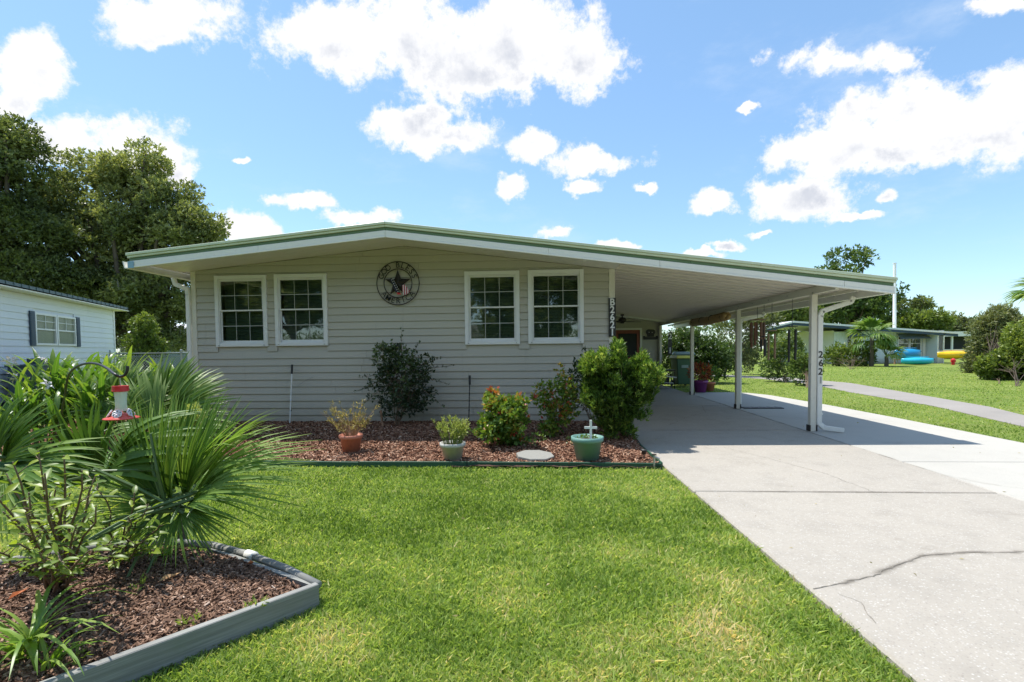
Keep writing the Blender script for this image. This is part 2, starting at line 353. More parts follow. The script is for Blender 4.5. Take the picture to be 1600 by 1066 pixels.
# ------------------------------------------------------------------ mesh helpers
COL = S.collection
def link(name, me, m=None, parent=None, loc=None, rot=None, bevel=0, smooth=False):
    o = bpy.data.objects.new(name, me); COL.objects.link(o)
    if m is not None and me is not None and not me.materials: me.materials.append(M[m] if isinstance(m, str) else m)
    if parent is not None: o.parent = parent
    if loc is not None: o.location = loc
    if rot is not None: o.rotation_euler = rot
    if bevel:
        md = o.modifiers.new('edge', 'BEVEL'); md.width = bevel; md.segments = 1; md.limit_method = 'ANGLE'
    if smooth and me: me.shade_smooth()
    return o
def tag(o, label=None, cat=None, group=None, kind=None):
    if label: o['label'] = label
    if cat: o['category'] = cat
    if group: o['group'] = group
    if kind: o['kind'] = kind
    return o
def thing(name, label, cat, loc=(0, 0, 0), rz=0, group=None):
    o = bpy.data.objects.new(name, None); COL.objects.link(o); o.empty_display_size = .1
    o.location = loc; o.rotation_euler = (0, 0, rz); return tag(o, label, cat, group)
def child(o, parent):      # parent while the child's coordinates stay those of the place (parent has no rotation)
    o.parent = parent; o.location = Vector(o.location) - Vector(parent.location); return o
class MB:
    def __init__(s): s.v = []; s.f = []; s.off = np.zeros(3)
    def add(s, vs, fs):
        b = len(s.v); s.v += [tuple(map(float, p)) for p in vs]; s.f += [tuple(i+b for i in f) for f in fs]; return s
    def box(s, x0, x1, y0, y1, z0, z1):
        return s.add([(x0,y0,z0),(x1,y0,z0),(x1,y1,z0),(x0,y1,z0),(x0,y0,z1),(x1,y0,z1),(x1,y1,z1),(x0,y1,z1)],
                     [(3,2,1,0),(4,5,6,7),(0,1,5,4),(1,2,6,5),(2,3,7,6),(3,0,4,7)])
    def prism_y(s, poly, y0, y1):       # polygon in x,z (counter-clockwise seen from -y) extruded along y
        n = len(poly); vs = [(x, y0, z) for x, z in poly]+[(x, y1, z) for x, z in poly]
        return s.add(vs, [tuple(range(n)), tuple(range(2*n-1, n-1, -1))]+[(i+n, (i+1) % n+n, (i+1) % n, i) for i in range(n)])
    def prism_z(s, poly, z0, z1):
        n = len(poly); vs = [(x, y, z0) for x, y in poly]+[(x, y, z1) for x, y in poly]
        return s.add(vs, [tuple(range(n-1, -1, -1)), tuple(range(n, 2*n))]+[(i, (i+1) % n, (i+1) % n+n, i+n) for i in range(n)])
    def beam(s, a, b, w, h, up=(0, 0, 1)):
        a = Vector(a); b = Vector(b); d = (b-a).normalized(); u = Vector(up); r = d.cross(u).normalized(); u = r.cross(d).normalized()
        vs = [a+r*sx*w/2+u*sz*h/2 for sx, sz in ((-1,-1),(1,-1),(1,1),(-1,1))]+[b+r*sx*w/2+u*sz*h/2 for sx, sz in ((-1,-1),(1,-1),(1,1),(-1,1))]
        return s.add(vs, [(0,1,2,3),(7,6,5,4),(0,4,5,1),(1,5,6,2),(2,6,7,3),(3,7,4,0)])
    def tube(s, pts, rad, n=6, caps=True):
        pts = [Vector(p) for p in pts]; k = len(pts); rad = [rad]*k if np.isscalar(rad) else list(rad); rings = []
        prev = None
        for i in range(k):
            d = (pts[min(i+1, k-1)]-pts[max(i-1, 0)]).normalized()
            if prev is None:
                a = Vector((0, 0, 1)) if abs(d.z) < .9 else Vector((1, 0, 0)); r = d.cross(a).normalized()
            else:
                r = (prev-d*prev.dot(d)).normalized()
            prev = r; u = d.cross(r)
            rings += [pts[i]+(r*math.cos(2*PI*j/n)+u*math.sin(2*PI*j/n))*rad[i] for j in range(n)]
        fs = [(i*n+j, i*n+(j+1) % n, (i+1)*n+(j+1) % n, (i+1)*n+j) for i in range(k-1) for j in range(n)]
        if caps: fs += [tuple(range(n-1, -1, -1)), tuple(range((k-1)*n, k*n))]
        return s.add(rings, fs)
    def lathe(s, prof, n=24, c=(0, 0, 0)):
        vs = [(c[0]+r*math.cos(2*PI*j/n), c[1]+r*math.sin(2*PI*j/n), c[2]+z) for r, z in prof for j in range(n)]
        fs = [(i*n+j, i*n+(j+1) % n, (i+1)*n+(j+1) % n, (i+1)*n+j) for i in range(len(prof)-1) for j in range(n)]
        return s.add(vs, fs)
    def mesh(s, name): 
        me = bpy.data.meshes.new(name); me.from_pydata(s.v, [], s.f); me.update(); return me
    def build(s, name, m, parent=None, origin=None, bevel=0, smooth=False, rot=None):
        if origin is not None: s.v = [(x-origin[0], y-origin[1], z-origin[2]) for x, y, z in s.v]
        o = link(name, s.mesh(name), m, parent, origin, rot, bevel, smooth)
        return o
def own(o, parent):        # build in place coordinates, then hang under a thing standing elsewhere (unrotated)
    o.parent = parent; o.location = Vector(o.location)-Vector(parent.location); return o

def np_mesh(name, V, nper, tint=None, across=None):
    V = np.ascontiguousarray(V, np.float32).reshape(-1, 3); n = len(V); nf = n//nper
    me = bpy.data.meshes.new(name); me.vertices.add(n); me.vertices.foreach_set('co', V.ravel())
    me.loops.add(n); me.loops.foreach_set('vertex_index', np.arange(n, dtype=np.int32))
    me.polygons.add(nf); me.polygons.foreach_set('loop_start', np.arange(0, n, nper, dtype=np.int32))
    try: me.polygons.foreach_set('loop_total', np.full(nf, nper, np.int32))
    except Exception: pass
    if tint is not None:
        a = me.attributes.new('tint', 'FLOAT', 'POINT'); a.data.foreach_set('value', np.clip(np.repeat(tint, n//len(tint)), 0, 1).astype(np.float32))
    if across is not None:
        a = me.attributes.new('across', 'FLOAT', 'POINT'); a.data.foreach_set('value', np.tile(across, n//len(across)).astype(np.float32))
    me.update(calc_edges=True); return me
def unit(a): return a/np.maximum(np.linalg.norm(a, axis=-1, keepdims=True), 1e-9)
def leaves(base, d, L, Wd, fold=.15):
    """rhombic leaves: base points, directions, lengths, widths -> (n,4,3)"""
    n = len(base); r = unit(rng.normal(size=(n, 3))); w = unit(np.cross(d, r)); up = np.cross(w, d)
    L = np.broadcast_to(L, (n,))[:, None]; Wd = np.broadcast_to(Wd, (n,))[:, None]
    mid = base+d*L*.45+up*L*fold*.5
    return np.stack([base, mid+w*Wd/2, base+d*L-up*L*fold*.4, mid-w*Wd/2], 1)
def sprig_cloud(pts, axes, k, L, Wd, spread=.8, along=.5, tint0=None, tvar=.25):
    n = len(pts); base = np.repeat(pts, k, 0)+np.repeat(axes, k, 0)*(rng.random((n*k, 1))*L*along*2)
    d = unit(np.repeat(axes, k, 0)+rng.normal(size=(n*k, 3))*spread)
    Lr = L*rng.uniform(.65, 1.25, n*k); V = leaves(base, d, Lr, Wd*rng.uniform(.7, 1.2, n*k))
    t = (np.repeat(tint0, k) if tint0 is not None else .5)+rng.normal(size=n*k)*tvar*.5
    return V, t
def vnoise(p, f, seed=0):
    """cheap smooth noise in 0..1 from a few sines"""
    r = np.random.default_rng(seed); s = 0
    for i in range(7):
        k = r.normal(size=p.shape[1])*f*(1+.5*i/3); s = s+np.sin(p@k+r.uniform(0, 7))/(1+.25*i)
    return .5+.5*np.clip(s/2.6, -1, 1)
def blob_points(blobs, n, shell=.55, gap=0.0, gf=1.2, seed=1):
    """points in a set of ellipsoids (cx,cy,cz,rx,ry,rz), more of them near the skin"""
    b = np.array(blobs, float); vol = (b[:, 3]*b[:, 4]*b[:, 5])**(2/3); idx = rng.choice(len(b), n, p=vol/vol.sum())
    d = unit(rng.normal(size=(n, 3))); r = shell+(1-shell)*rng.random(n)**.7
    r *= 1+.16*(vnoise(d*1.0+idx[:, None]*3.1, 3.3, seed)-.5)*2
    p = b[idx, :3]+d*r[:, None]*b[idx, 3:]
    if gap:
        keep = vnoise(p, gf, seed+5) > gap; p, d, idx = p[keep], d[keep], idx[keep]
    return p, d
# ------------------------------------------------------------------ ground, paving
XL, XR, YW, ZB = -6.267, 1.194, 8.9, .12
YF, XRI, ZRI = 7.788, -2.386, 3.36
XT, ZT, XLT, ZLT = 5.108, 2.375, -6.523, 2.971
YB = 19.2                                            # porch wall at the far end of the carport
def rooftop(x): return ZRI+(x-XRI)*((ZRI-ZLT)/(XRI-XLT) if x < XRI else (ZT-ZRI)/(XT-XRI))

g = MB(); n = 40; e = [-700, -300, -120, -60]+[x for x in range(-40, 41, 4)]+[60, 120, 300, 700]
vs = [(x, y, 0) for y in e for x in e]; k = len(e)
g.add(vs, [(i*k+j, i*k+j+1, (i+1)*k+j+1, (i+1)*k+j) for i in range(k-1) for j in range(k-1)])
tag(g.build('lawn', 'ground'), kind='structure')

def poly_slab(name, poly, z0, z1, m, parent=None, bevel=.012):
    return MB().prism_z(poly, z0, z1).build(name, m, parent, bevel=bevel)
drive = tag(poly_slab('driveway', [(1.68, -2.95), (6.50, -2.95), (6.50, 12.0), (6.05, 15.95), (4.2, 15.95), (4.2, 19.4), (1.22, 19.4), (1.32, 9.0)], -.05, .018, 'joint', bevel=0), kind='structure')
def lx(y): return 1.30+(9.0-y)*.030 if y < 9 else 1.20      # grass-side edge, a touch out of true
def jx(y): return 4.15+(y-4.6)*.02                         # lengthwise joint along the posts
ys = [-3.0, 1.15, 4.88, 8.55, 12.2, 15.95, 19.4]
for a, b in zip(ys[:-1], ys[1:]):
    a2, b2 = a+.011, b-.011
    tag(poly_slab('concrete_slab', [(lx(a2), a2), (jx(a2)-.007, a2), (jx(b2)-.007, b2), (lx(b2), b2)], -.02, .032, 'concrete', drive))
for a, b in ((-3.0, 6.2), (6.2, 15.95)):
    a2, b2 = a+.008, b-.008
    r = [(jx(a2)+.007, a2), (6.58, a2), (6.60, b2)] if a < 0 else [(jx(a2)+.007, a2), (6.60, a2), (6.68, 10.0), (6.64, 12.4), (6.45, 14.9), (6.15, 15.7), (5.7, b2)]
    o = poly_slab('concrete_slab', r+[(jx(b2)+.007, b2)], -.02, .030, 'concrete_new', drive); o['label'] = 'newer paler strip of concrete'
def wander(pts, amp, step=.05, seed=3):
    r = np.random.default_rng(seed); out = []
    for (x0, y0), (x1, y1) in zip(pts[:-1], pts[1:]):
        m_ = max(2, int(math.hypot(x1-x0, y1-y0)/step))
        for i in range(m_):
            t = i/m_; out.append((x0+(x1-x0)*t+r.normal()*amp, y0+(y1-y0)*t+r.normal()*amp))
    return out+[pts[-1]]
def crack(pts, w, z, seed, parent=drive):
    p = wander(pts, .006, .035, seed); r = np.random.default_rng(seed); mb = MB(); L = []; R_ = []
    for i, (x, y) in enumerate(p):
        q = p[min(i+1, len(p)-1)]; o = p[max(i-1, 0)]; dx, dy = q[0]-o[0], q[1]-o[1]; l = math.hypot(dx, dy) or 1; ww = w*r.uniform(.4, 1.3)
        L.append((x-dy/l*ww, y+dx/l*ww, z)); R_.append((x+dy/l*ww, y-dx/l*ww, z))
    k = len(p); mb.add(L+R_, [(i, k+i, k+i+1, i+1) for i in range(k-1)]); return mb.build('crack', 'crackfill', parent)
def ribbon(pts, w, z, seed=1):
    p = pts; vs = []; ac = []; r = np.random.default_rng(seed)
    for i, (x, y) in enumerate(p):
        q = p[min(i+1, len(p)-1)]; o = p[max(i-1, 0)]; dx, dy = q[0]-o[0], q[1]-o[1]; l = math.hypot(dx, dy) or 1; e = min(1, i/3, (len(p)-1-i)/3); e = max(e, .05); k1, k2 = w*r.uniform(.6, 1.3), w*r.uniform(.6, 1.3)
        vs += [(x-dy/l*k1, y+dx/l*k1, z), (x, y, z), (x+dy/l*k2, y-dx/l*k2, z)]; ac += [0, e, 0]
    me = bpy.data.meshes.new('stain'); me.from_pydata(vs, [], [f for i in range(len(p)-1) for b in [i*3] for f in ((b+1, b+4, b+3, b), (b+2, b+5, b+4, b+1))])
    a = me.attributes.new('across', 'FLOAT', 'POINT'); a.data.foreach_set('value', ac); return link('stain', me, 'stain', drive)
CK = [(1.50, 2.90), (1.72, 2.98), (1.95, 3.10), (2.2, 3.26), (2.45, 3.40), (2.75, 3.46), (3.05, 3.47), (3.4, 3.58), (3.75, 3.72), (4.13, 3.82)]
ribbon([tuple(q) for a, b in zip(CK[:-1], CK[1:]) for q in np.linspace(a, b, 4)[:-1]]+[CK[-1]], .045, .0338, 3)
crack(CK[:5], .0032, .0352, 4); crack(CK[4:], .0018, .0352, 5)
crack([(2.45, 7.05), (2.75, 6.3), (3.0, 5.6), (3.05, 4.9)], .0022, .0345, 6); crack([(1.62, 2.55), (1.66, 2.75), (1.60, 2.85)], .0016, .0345, 8)
for yy_, k in ((4.88, 2), (8.55, 4)): ribbon([(x, yy_) for x in np.linspace(1.5, 4.12, 16)], .05, .0338, k)
ribbon([(jx(y), y) for y in np.linspace(15.5, 4.9, 30)], .04, .0342, 7); ribbon([(2.0, 9.6), (2.5, 9.9), (3.1, 9.8), (3.6, 10.2)], .22, .0345, 9); ribbon([(2.3, 3.95), (2.5, 4.1), (2.8, 4.3), (2.95, 4.5)], .10, .0345, 10)
crack([(2.2, 9.1), (2.9, 10.3), (3.4, 10.9), (3.7, 12.1)], .0035, .0345, 9)
crack([(4.3, 10.5), (4.9, 9.6), (5.0, 8.9)], .003, .0325, 12)

tag(MB().prism_z([(6.6, 4.5), (7.35, 7.2), (8.05, 9.0), (8.9, 12.2), (9.25, 16.0), (9.9, 19.5), (9.6, 23.2), (8.0, 26.2), (5, 27.8), (2, 28.6), (2, 29.8), (5.5, 29.0), (9.0, 27.1), (11.1, 24), (11.6, 20), (10.7, 15.6), (9.95, 12), (9.0, 9.6), (8.2, 6.6), (7.4, 3.9)][::-1], -.03, .012).build('cart_path', 'path'), kind='structure')
tag(MB().box(-80, 80, -11.5, -5.0, -.05, .008).build('street', 'street'), kind='structure')
tag(MB().prism_z([(1.30, -5.0), (6.5, -5.0), (6.5, -3.02), (1.30, -3.02)], -.04, .014).build('driveway_apron', 'concrete'), kind='structure')

# mulch beds
def height_bed(name, inside, x0, x1, y0, y1, hfun, step=.06):
    xs = np.arange(x0, x1+step, step); yy = np.arange(y0, y1+step, step); X, Y = np.meshgrid(xs, yy)
    P = np.stack([X, Y], -1).reshape(-1, 2); Z = hfun(P)+.022*(vnoise(P, 7, 3)-.5)+.02*(vnoise(P, 19, 4)-.5)
    ins = inside(P); nx = len(xs); mb = MB(); idx = -np.ones(len(P), int); fs = []
    for j in range(len(yy)-1):
        for i in range(nx-1):
            q = (j*nx+i, j*nx+i+1, (j+1)*nx+i+1, (j+1)*nx+i)
            if any(ins[a] for a in q): fs.append(q)
    used = sorted({a for f in fs for a in f}); idx[used] = range(len(used))
    mb.add([(P[a, 0], P[a, 1], Z[a]) for a in used], [tuple(int(idx[a]) for a in f) for f in fs])
    o = mb.build(name, 'mulch', smooth=True); tag(o, kind='structure'); return o
def in_poly(P, poly):
    x, y = P[:, 0], P[:, 1]; c = np.zeros(len(P), bool); n = len(poly)
    for i in range(n):
        (x0, y0), (x1, y1) = poly[i], poly[(i+1) % n]
        k = ((y0 > y) != (y1 > y)) & (x < (x1-x0)*(y-y0)/((y1-y0) or 1e-9)+x0); c ^= k
    return c
BED_H = [(-7.9, 5.85), (-3.6, 5.99), (1.36, 5.93), (1.27, 8.95), (-6.2, 8.95), (-6.3, 12.5), (-8.6, 12.5), (-8.8, 8.0)]
BED_F = [(-1.26, 2.66), (-1.55, 2.86), (-1.85, 3.04), (-2.2, 3.19), (-2.5, 3.24), (-2.9, 3.17), (-3.25, 2.95), (-3.7, 2.5), (-4.2, 1.9), (-4.2, .6), (-2.83, .6)]
def hH(P): return .030+.09*np.clip((P[:, 1]-6.0)/2.4, 0, 1)
def hF(P): return np.full(len(P), .082)
def shrink(poly, a):
    c = np.mean(poly, 0); return [tuple(np.array(p)+(c-np.array(p))/np.linalg.norm(c-np.array(p))*a) for p in poly]
bedH_in = shrink(BED_H, .05); bedF_in = shrink(BED_F, .05)
height_bed('mulch_bed', lambda P: in_poly(P, bedH_in), -9, 1.5, 5.9, 12.6, hH, .09)
height_bed('mulch_bed', lambda P: in_poly(P, bedF_in), -4.3, -1.2, .5, 3.3, hF, .05)
def chips(name, poly, hfun, m, pts, Lr, Wr, lift=.008):
    P = pts[in_poly(pts, poly)]; n = len(P)
    b = np.column_stack([P, hfun(P)+lift+rng.random(n)*.022]); th = rng.uniform(0, 2*PI, n); ti = rng.normal(0, .35, n)
    d = np.stack([np.cos(th)*np.cos(ti), np.sin(th)*np.cos(ti), np.sin(ti)], 1)
    w = unit(np.cross(d, unit(np.array([0, 0, 1])+rng.normal(0, .35, (n, 3))))); up = np.cross(w, d)
    L = rng.uniform(*Lr, n)[:, None]; w = w*rng.uniform(*Wr, n)[:, None]; u = up*rng.uniform(.0025, .006, n)[:, None]
    A = b-d*L/2; B = b+d*L/2
    q1 = np.stack([A-w*.7, B-w, B+w*.6, A+w], 1)+u[:, None, :]
    q2 = np.stack([A-w*.7-u, B-w-u, B-w+u, A-w*.7+u], 1); q3 = np.stack([A+w-u, B+w*.6-u, B+w*.6+u, A+w+u], 1)
    V = np.stack([q1, q2, q3], 1); t = np.repeat(np.clip(rng.beta(1.6, 2.2, n), 0, 1), 3)
    o = link(name, np_mesh(name, V, 4, t), m); tag(o, kind='stuff'); return o
pts = np.column_stack([rng.uniform(-8.8, 1.4, 90000), 5.85+rng.random(90000)**1.3*4.2])
o = chips('bark_mulch', bedH_in, hH, 'chip', pts, (.02, .07), (.004, .010)); tag(o, 'reddish brown bark mulch spread along the front of the taupe house', 'mulch')
pts = np.column_stack([rng.uniform(-4.2, -1.2, 110000), rng.uniform(.9, 3.3, 110000)])
o = chips('bark_mulch', bedF_in, hF, 'chip2', pts, (.012, .05), (.0022, .0065), .004); tag(o, 'faded brown bark mulch inside the grey boarded corner bed', 'mulch')

# lawn blades: dense close by, thinning with distance
def grass_field(name, n, r0, r1, hb, wf, a0=-62, a1=62):
    r = r0*(r1/r0)**rng.random(n); a = np.radians(rng.uniform(a0, a1, n)); P = np.stack([r*np.sin(a), r*np.cos(a)], 1)
    bad = in_poly(P, [(1.33, -4), (6.66, -4), (6.72, 10.5), (6.55, 14.7), (6.0, 16), (4.2, 16), (4.2, 19.6), (1.1, 19.6), (1.1, 8.9), (1.28, 9)]) & (P[:, 0] > lx_np(P[:, 1]))
    bad |= in_poly(P, BED_H) | in_poly(P, BED_F) | ((P[:, 0] > XL) & (P[:, 0] < 4.2) & (P[:, 1] > YW) & (P[:, 1] < 24))
    bad |= in_poly(P, PATHP)
    edge = np.abs(P[:, 0]-lx_np(P[:, 1])); bad &= ~((edge < .05) & (P[:, 1] < 8) & (rng.random(len(P)) < .35) & ~in_poly(P, BED_H))
    P = P[~bad]; r = r[~bad]; n = len(P)
    dry = .5*vnoise(P, 1.1, 11)+.3*vnoise(P, 3.7, 12)+.2*vnoise(P, 12, 13)
    for cx, cy, s, k in ((.55, 3.55, .26, .28), (.85, 2.55, .22, .55), (1.1, 2.9, .2, .35), (-1.0, 2.35, .25, .5), (-.2, 2.7, .25, .2), (.2, 2.15, .3, .25), (1.15, 4.6, .2, .25), (-1.3, 4.3, .3, .15), (.0, 4.2, .25, .2), (-2.0, 5.2, .4, .2), (-.1, 3.1, .2, .2), (1.25, 3.7, .15, .35)):
        dry = dry+k*np.exp(-((P[:, 0]-cx)**2+(P[:, 1]-cy)**2)/s**2)
    t = np.clip((dry-.18)*1.0+rng.normal(0, .20, n), 0, 1)
    thin = rng.random(n) < np.clip((dry-.62)*1.8, 0, .6); P, r, t = P[~thin], r[~thin], t[~thin]; n = len(P)
    h = hb*rng.uniform(.45, 1.25, n)*(1+.25*(vnoise(P, 5, 17)-.5)); th = rng.uniform(0, 2*PI, n); w = (.0022+wf*r)*rng.uniform(.7, 1.3, n)
    b = np.column_stack([P, np.zeros(n)]); wv = np.stack([np.cos(th), np.sin(th), 0*th], 1)*w[:, None]
    lean = np.stack([rng.normal(0, .5, n), rng.normal(0, .5, n), np.ones(n)], 1)
    mid = b+lean*h[:, None]*[.45, .45, .6]; tip = b+lean*h[:, None]*[1.25, 1.25, 1]
    V = np.stack([b-wv, b+wv, mid+wv*.8, tip, mid-wv*.8], 1)
    if r0 > 6: V = V[:, [0, 1, 3]]; k = 3
    else: k = 5
    o = link(name, np_mesh(name, V, k, t), 'grass'); tag(o, kind='stuff'); return o
def lx_np(y): return np.where(y < 9, 1.30+(9.0-y)*.030, 1.2)-.035+.0
PATHP = [(6.6, 4.5), (7.35, 7.2), (8.05, 9.0), (8.9, 12.2), (9.25, 16.0), (9.9, 19.5), (9.6, 23.2), (8.0, 26.2), (5, 27.8), (5.5, 29.0), (9.0, 27.1), (11.1, 24), (11.6, 20), (10.7, 15.6), (9.95, 12), (9.0, 9.6), (8.2, 6.6), (7.4, 3.9)]
tag(grass_field('grass', 300000, 1.5, 7.0, .030, .0006), 'short mown green lawn grass with dry yellow patches', 'grass')
tag(grass_field('grass', 230000, 6.9, 42, .030, .0006), 'mown grass of the yards beside and behind the house', 'grass')

# edging of the two beds
ed = thing('bed_edging', 'low dark green edging strip between the front lawn and house mulch', 'garden edging', (-3.6, 6.06, 0))
ep = [(-7.9, 5.85), (-6.4, 5.9), (-4.9, 5.94), (-3.6, 5.99), (-2.2, 5.96), (-.9, 5.965), (.3, 5.95), (1.36, 5.93)]
for (x0, y0), (x1, y1) in zip(ep[:-1], ep[1:]):
    own(MB().beam((x0+.004, y0, .022), (x1-.004, y1, .022+random.uniform(-.006, .006)), .024, .095).build('edging_strip', 'edging_green', bevel=.004), ed)
own(MB().beam((1.365, 5.95, .03), (1.265, 8.88, .05), .022, .08).build('edging_strip', 'edging_green', bevel=.004), ed)
fb_ = thing('bed_edging', 'weathered grey board edging round the corner flower bed with the hook', 'garden edging', (-1.23, 2.65, 0))
own(MB().beam((-1.225, 2.655, .058), (-2.1, 1.54, .062), .04, .15).build('board', 'board', bevel=.004), fb_)['label'] = 'broad straight wood grained board'
own(MB().beam((-2.104, 1.535, .060), (-2.83, .6, .062), .04, .145).build('board', 'board', bevel=.004), fb_)['label'] = 'broad straight wood grained board'
own(MB().tube([(-1.24, 2.70, .10), (-1.52, 2.89, .105), (-1.85, 3.07, .11), (-2.2, 3.215, .115)], .023, 8).build('round_edging', 'board', smooth=True), fb_)
own(MB().tube([(-2.17, 3.20, .115), (-2.5, 3.26, .115), (-2.9, 3.19, .11), (-3.27, 2.97, .105), (-3.72, 2.52, .10)], .025, 8).build('round_edging', 'board', smooth=True), fb_)
own(MB().beam((-1.245, 2.685, .055), (-2.2, 3.20, .055), .03, .10).build('board', 'board'), fb_)
own(MB().tube([(-1.80, 3.045, .11), (-1.87, 3.08, .112)], .029, 8).build('coupling', 'trim', smooth=True), fb_)

# ------------------------------------------------------------------ the house
house = thing('house', 'taupe sided single storey house with a low gable and attached carport', 'house', (0, YW, 0))
def H(o): return own(o, house)
def clip_poly(poly, f):               # keep where f(p) <= 0, f linear
    out = []
    for i in range(len(poly)):
        p, q = poly[i], poly[(i+1) % len(poly)]; a, b = f(p), f(q)
        if a <= 0: out.append(p)
        if (a < 0) != (b < 0) and a != b and (a < 0 or b < 0):
            t = a/(a-b); out.append((p[0]+(q[0]-p[0])*t, p[1]+(q[1]-p[1])*t))
    return out
WINS = [(-5.365, 2.125), (-4.265, 2.130), (-.865, 2.115), (.235, 2.118)]      # centres (x, z)
WW, WH = .955, 1.27
COURSE = .127
def course_planks(x0, x1, z0, top, y, holes, m, parent, name='siding_plank', course=COURSE, seams=True, cut=None):
    z = z0; i = 0
    while z < top:
        za, zb = z, min(z+course, top+.2)
        segs = [(x0, x1)]
        for hx0, hx1, hz0, hz1 in holes:
            if zb > hz0+.02 and za < hz1-.02:
                segs = [s for a, b in segs for s in ((a, min(b, hx0)), (max(a, hx1), b)) if s[1]-s[0] > .01]
        segs2 = []
        for a, b in segs:
            if seams and b-a > 3.2:
                c = a+(b-a)*random.choice([.33, .42, .55, .68])+random.uniform(-.1, .1); segs2 += [(a, c-.002), (c+.002, b)]
            else: segs2.append((a, b))
        for a, b in segs2:
            poly = [(a, za), (b, za), (b, zb), (a, zb)]
            if cut: 
                for f in cut: poly = clip_poly(poly, f)
                if len(poly) < 3: continue
            mb = MB(); n = len(poly)
            # face leans: bottom lip proud by 18 mm, top nearly flush
            def yy(q): return y-.003-.023*(1-(q-za)/course)
            fr = [(px_, yy(pz), pz) for px_, pz in poly]; bk = [(px_, y+.004, pz) for px_, pz in poly]
            mb.add(fr+bk, [tuple(range(n))]+[(k+n, (k+1) % n+n, (k+1) % n, k) for k in range(n)])
            mb.v = [(p[0], p[1], p[2]+.0015 if abs(p[2]-za) < 1e-6 else p[2]) for p in mb.v]
            o = mb.build(name, m); own(o, parent)
        z += course; i += 1
sl = (ZRI-ZLT)/(XRI-XLT); sr = (ZT-ZRI)/(XT-XRI)
cuts = [lambda p: p[1]-(rooftop(XRI)-.15+(p[0]-XRI)*sl), lambda p: p[1]-(rooftop(XRI)-.15+(p[0]-XRI)*sr)]
holes = [(cx-WW/2+.02, cx+WW/2-.02, cz-WH/2, cz+WH/2) for cx, cz in WINS]
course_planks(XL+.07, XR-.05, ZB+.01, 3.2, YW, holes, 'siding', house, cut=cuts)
# wall core behind the vinyl, with real openings
def wall_with_holes(x0, x1, z0, prof, y0, y1, holes, m, parent, name='wall'):
    xs = sorted({x0, x1, XRI, *[h[0] for h in holes], *[h[1] for h in holes]}); mb = MB()
    for a, b in zip(xs[:-1], xs[1:]):
        zz = [(z0, None)]; hs = sorted([h for h in holes if h[0] <= a+1e-6 and h[1] >= b-1e-6], key=lambda h: h[2]); lo = z0
        for h in hs: mb.box(a, b, y0, y1, lo, h[2]); lo = h[3]
        mb.add([(a, y0, lo), (b, y0, lo), (b, y0, prof(b)), (a, y0, prof(a)), (a, y1, lo), (b, y1, lo), (b, y1, prof(b)), (a, y1, prof(a))],
               [(0,1,2,3),(5,4,7,6),(4,0,3,7),(1,5,6,2),(3,2,6,7),(4,5,1,0)])
    return own(mb.build(name, m), parent)
holes2 = [(cx-WW/2+.05, cx+WW/2-.05, cz-WH/2+.05, cz+WH/2-.05) for cx, cz in WINS]
wall_with_holes(XL+.01, XR-.01, 0, lambda x: rooftop(x)-.16, YW+.006, YW+.12, holes2, 'siding', house)
H(MB().box(XL, XL+.1, YW+.12, 22, 0, 2.8).build('side_wall', 'siding')); H(MB().box(XR-.1, XR, YW+.12, YB+.1, 0, 2.7).build('side_wall', 'siding'))
H(MB().box(XL, XR, 21.9, 22, 0, 2.7).build('side_wall', 'siding'))
H(MB().box(XL+.1, XR-.1, YW+.12, 21.9, .5, .52).build('floor', 'dark')); H(MB().box(XL+.1, XR-.1, YW+2.4, YW+2.45, .52, 2.7).build('partition', 'dark'))
# corner trims
H(MB().box(XL-.02, XL+.068, YW-.030, YW+.09, .08, rooftop(XL)-.145).build('corner_trim', 'cream', bevel=.004))
H(MB().box(XR-.05, XR+.05, YW-.030, YW+.09, .035, rooftop(XR)-.145).build('corner_trim', 'cream', bevel=.004))
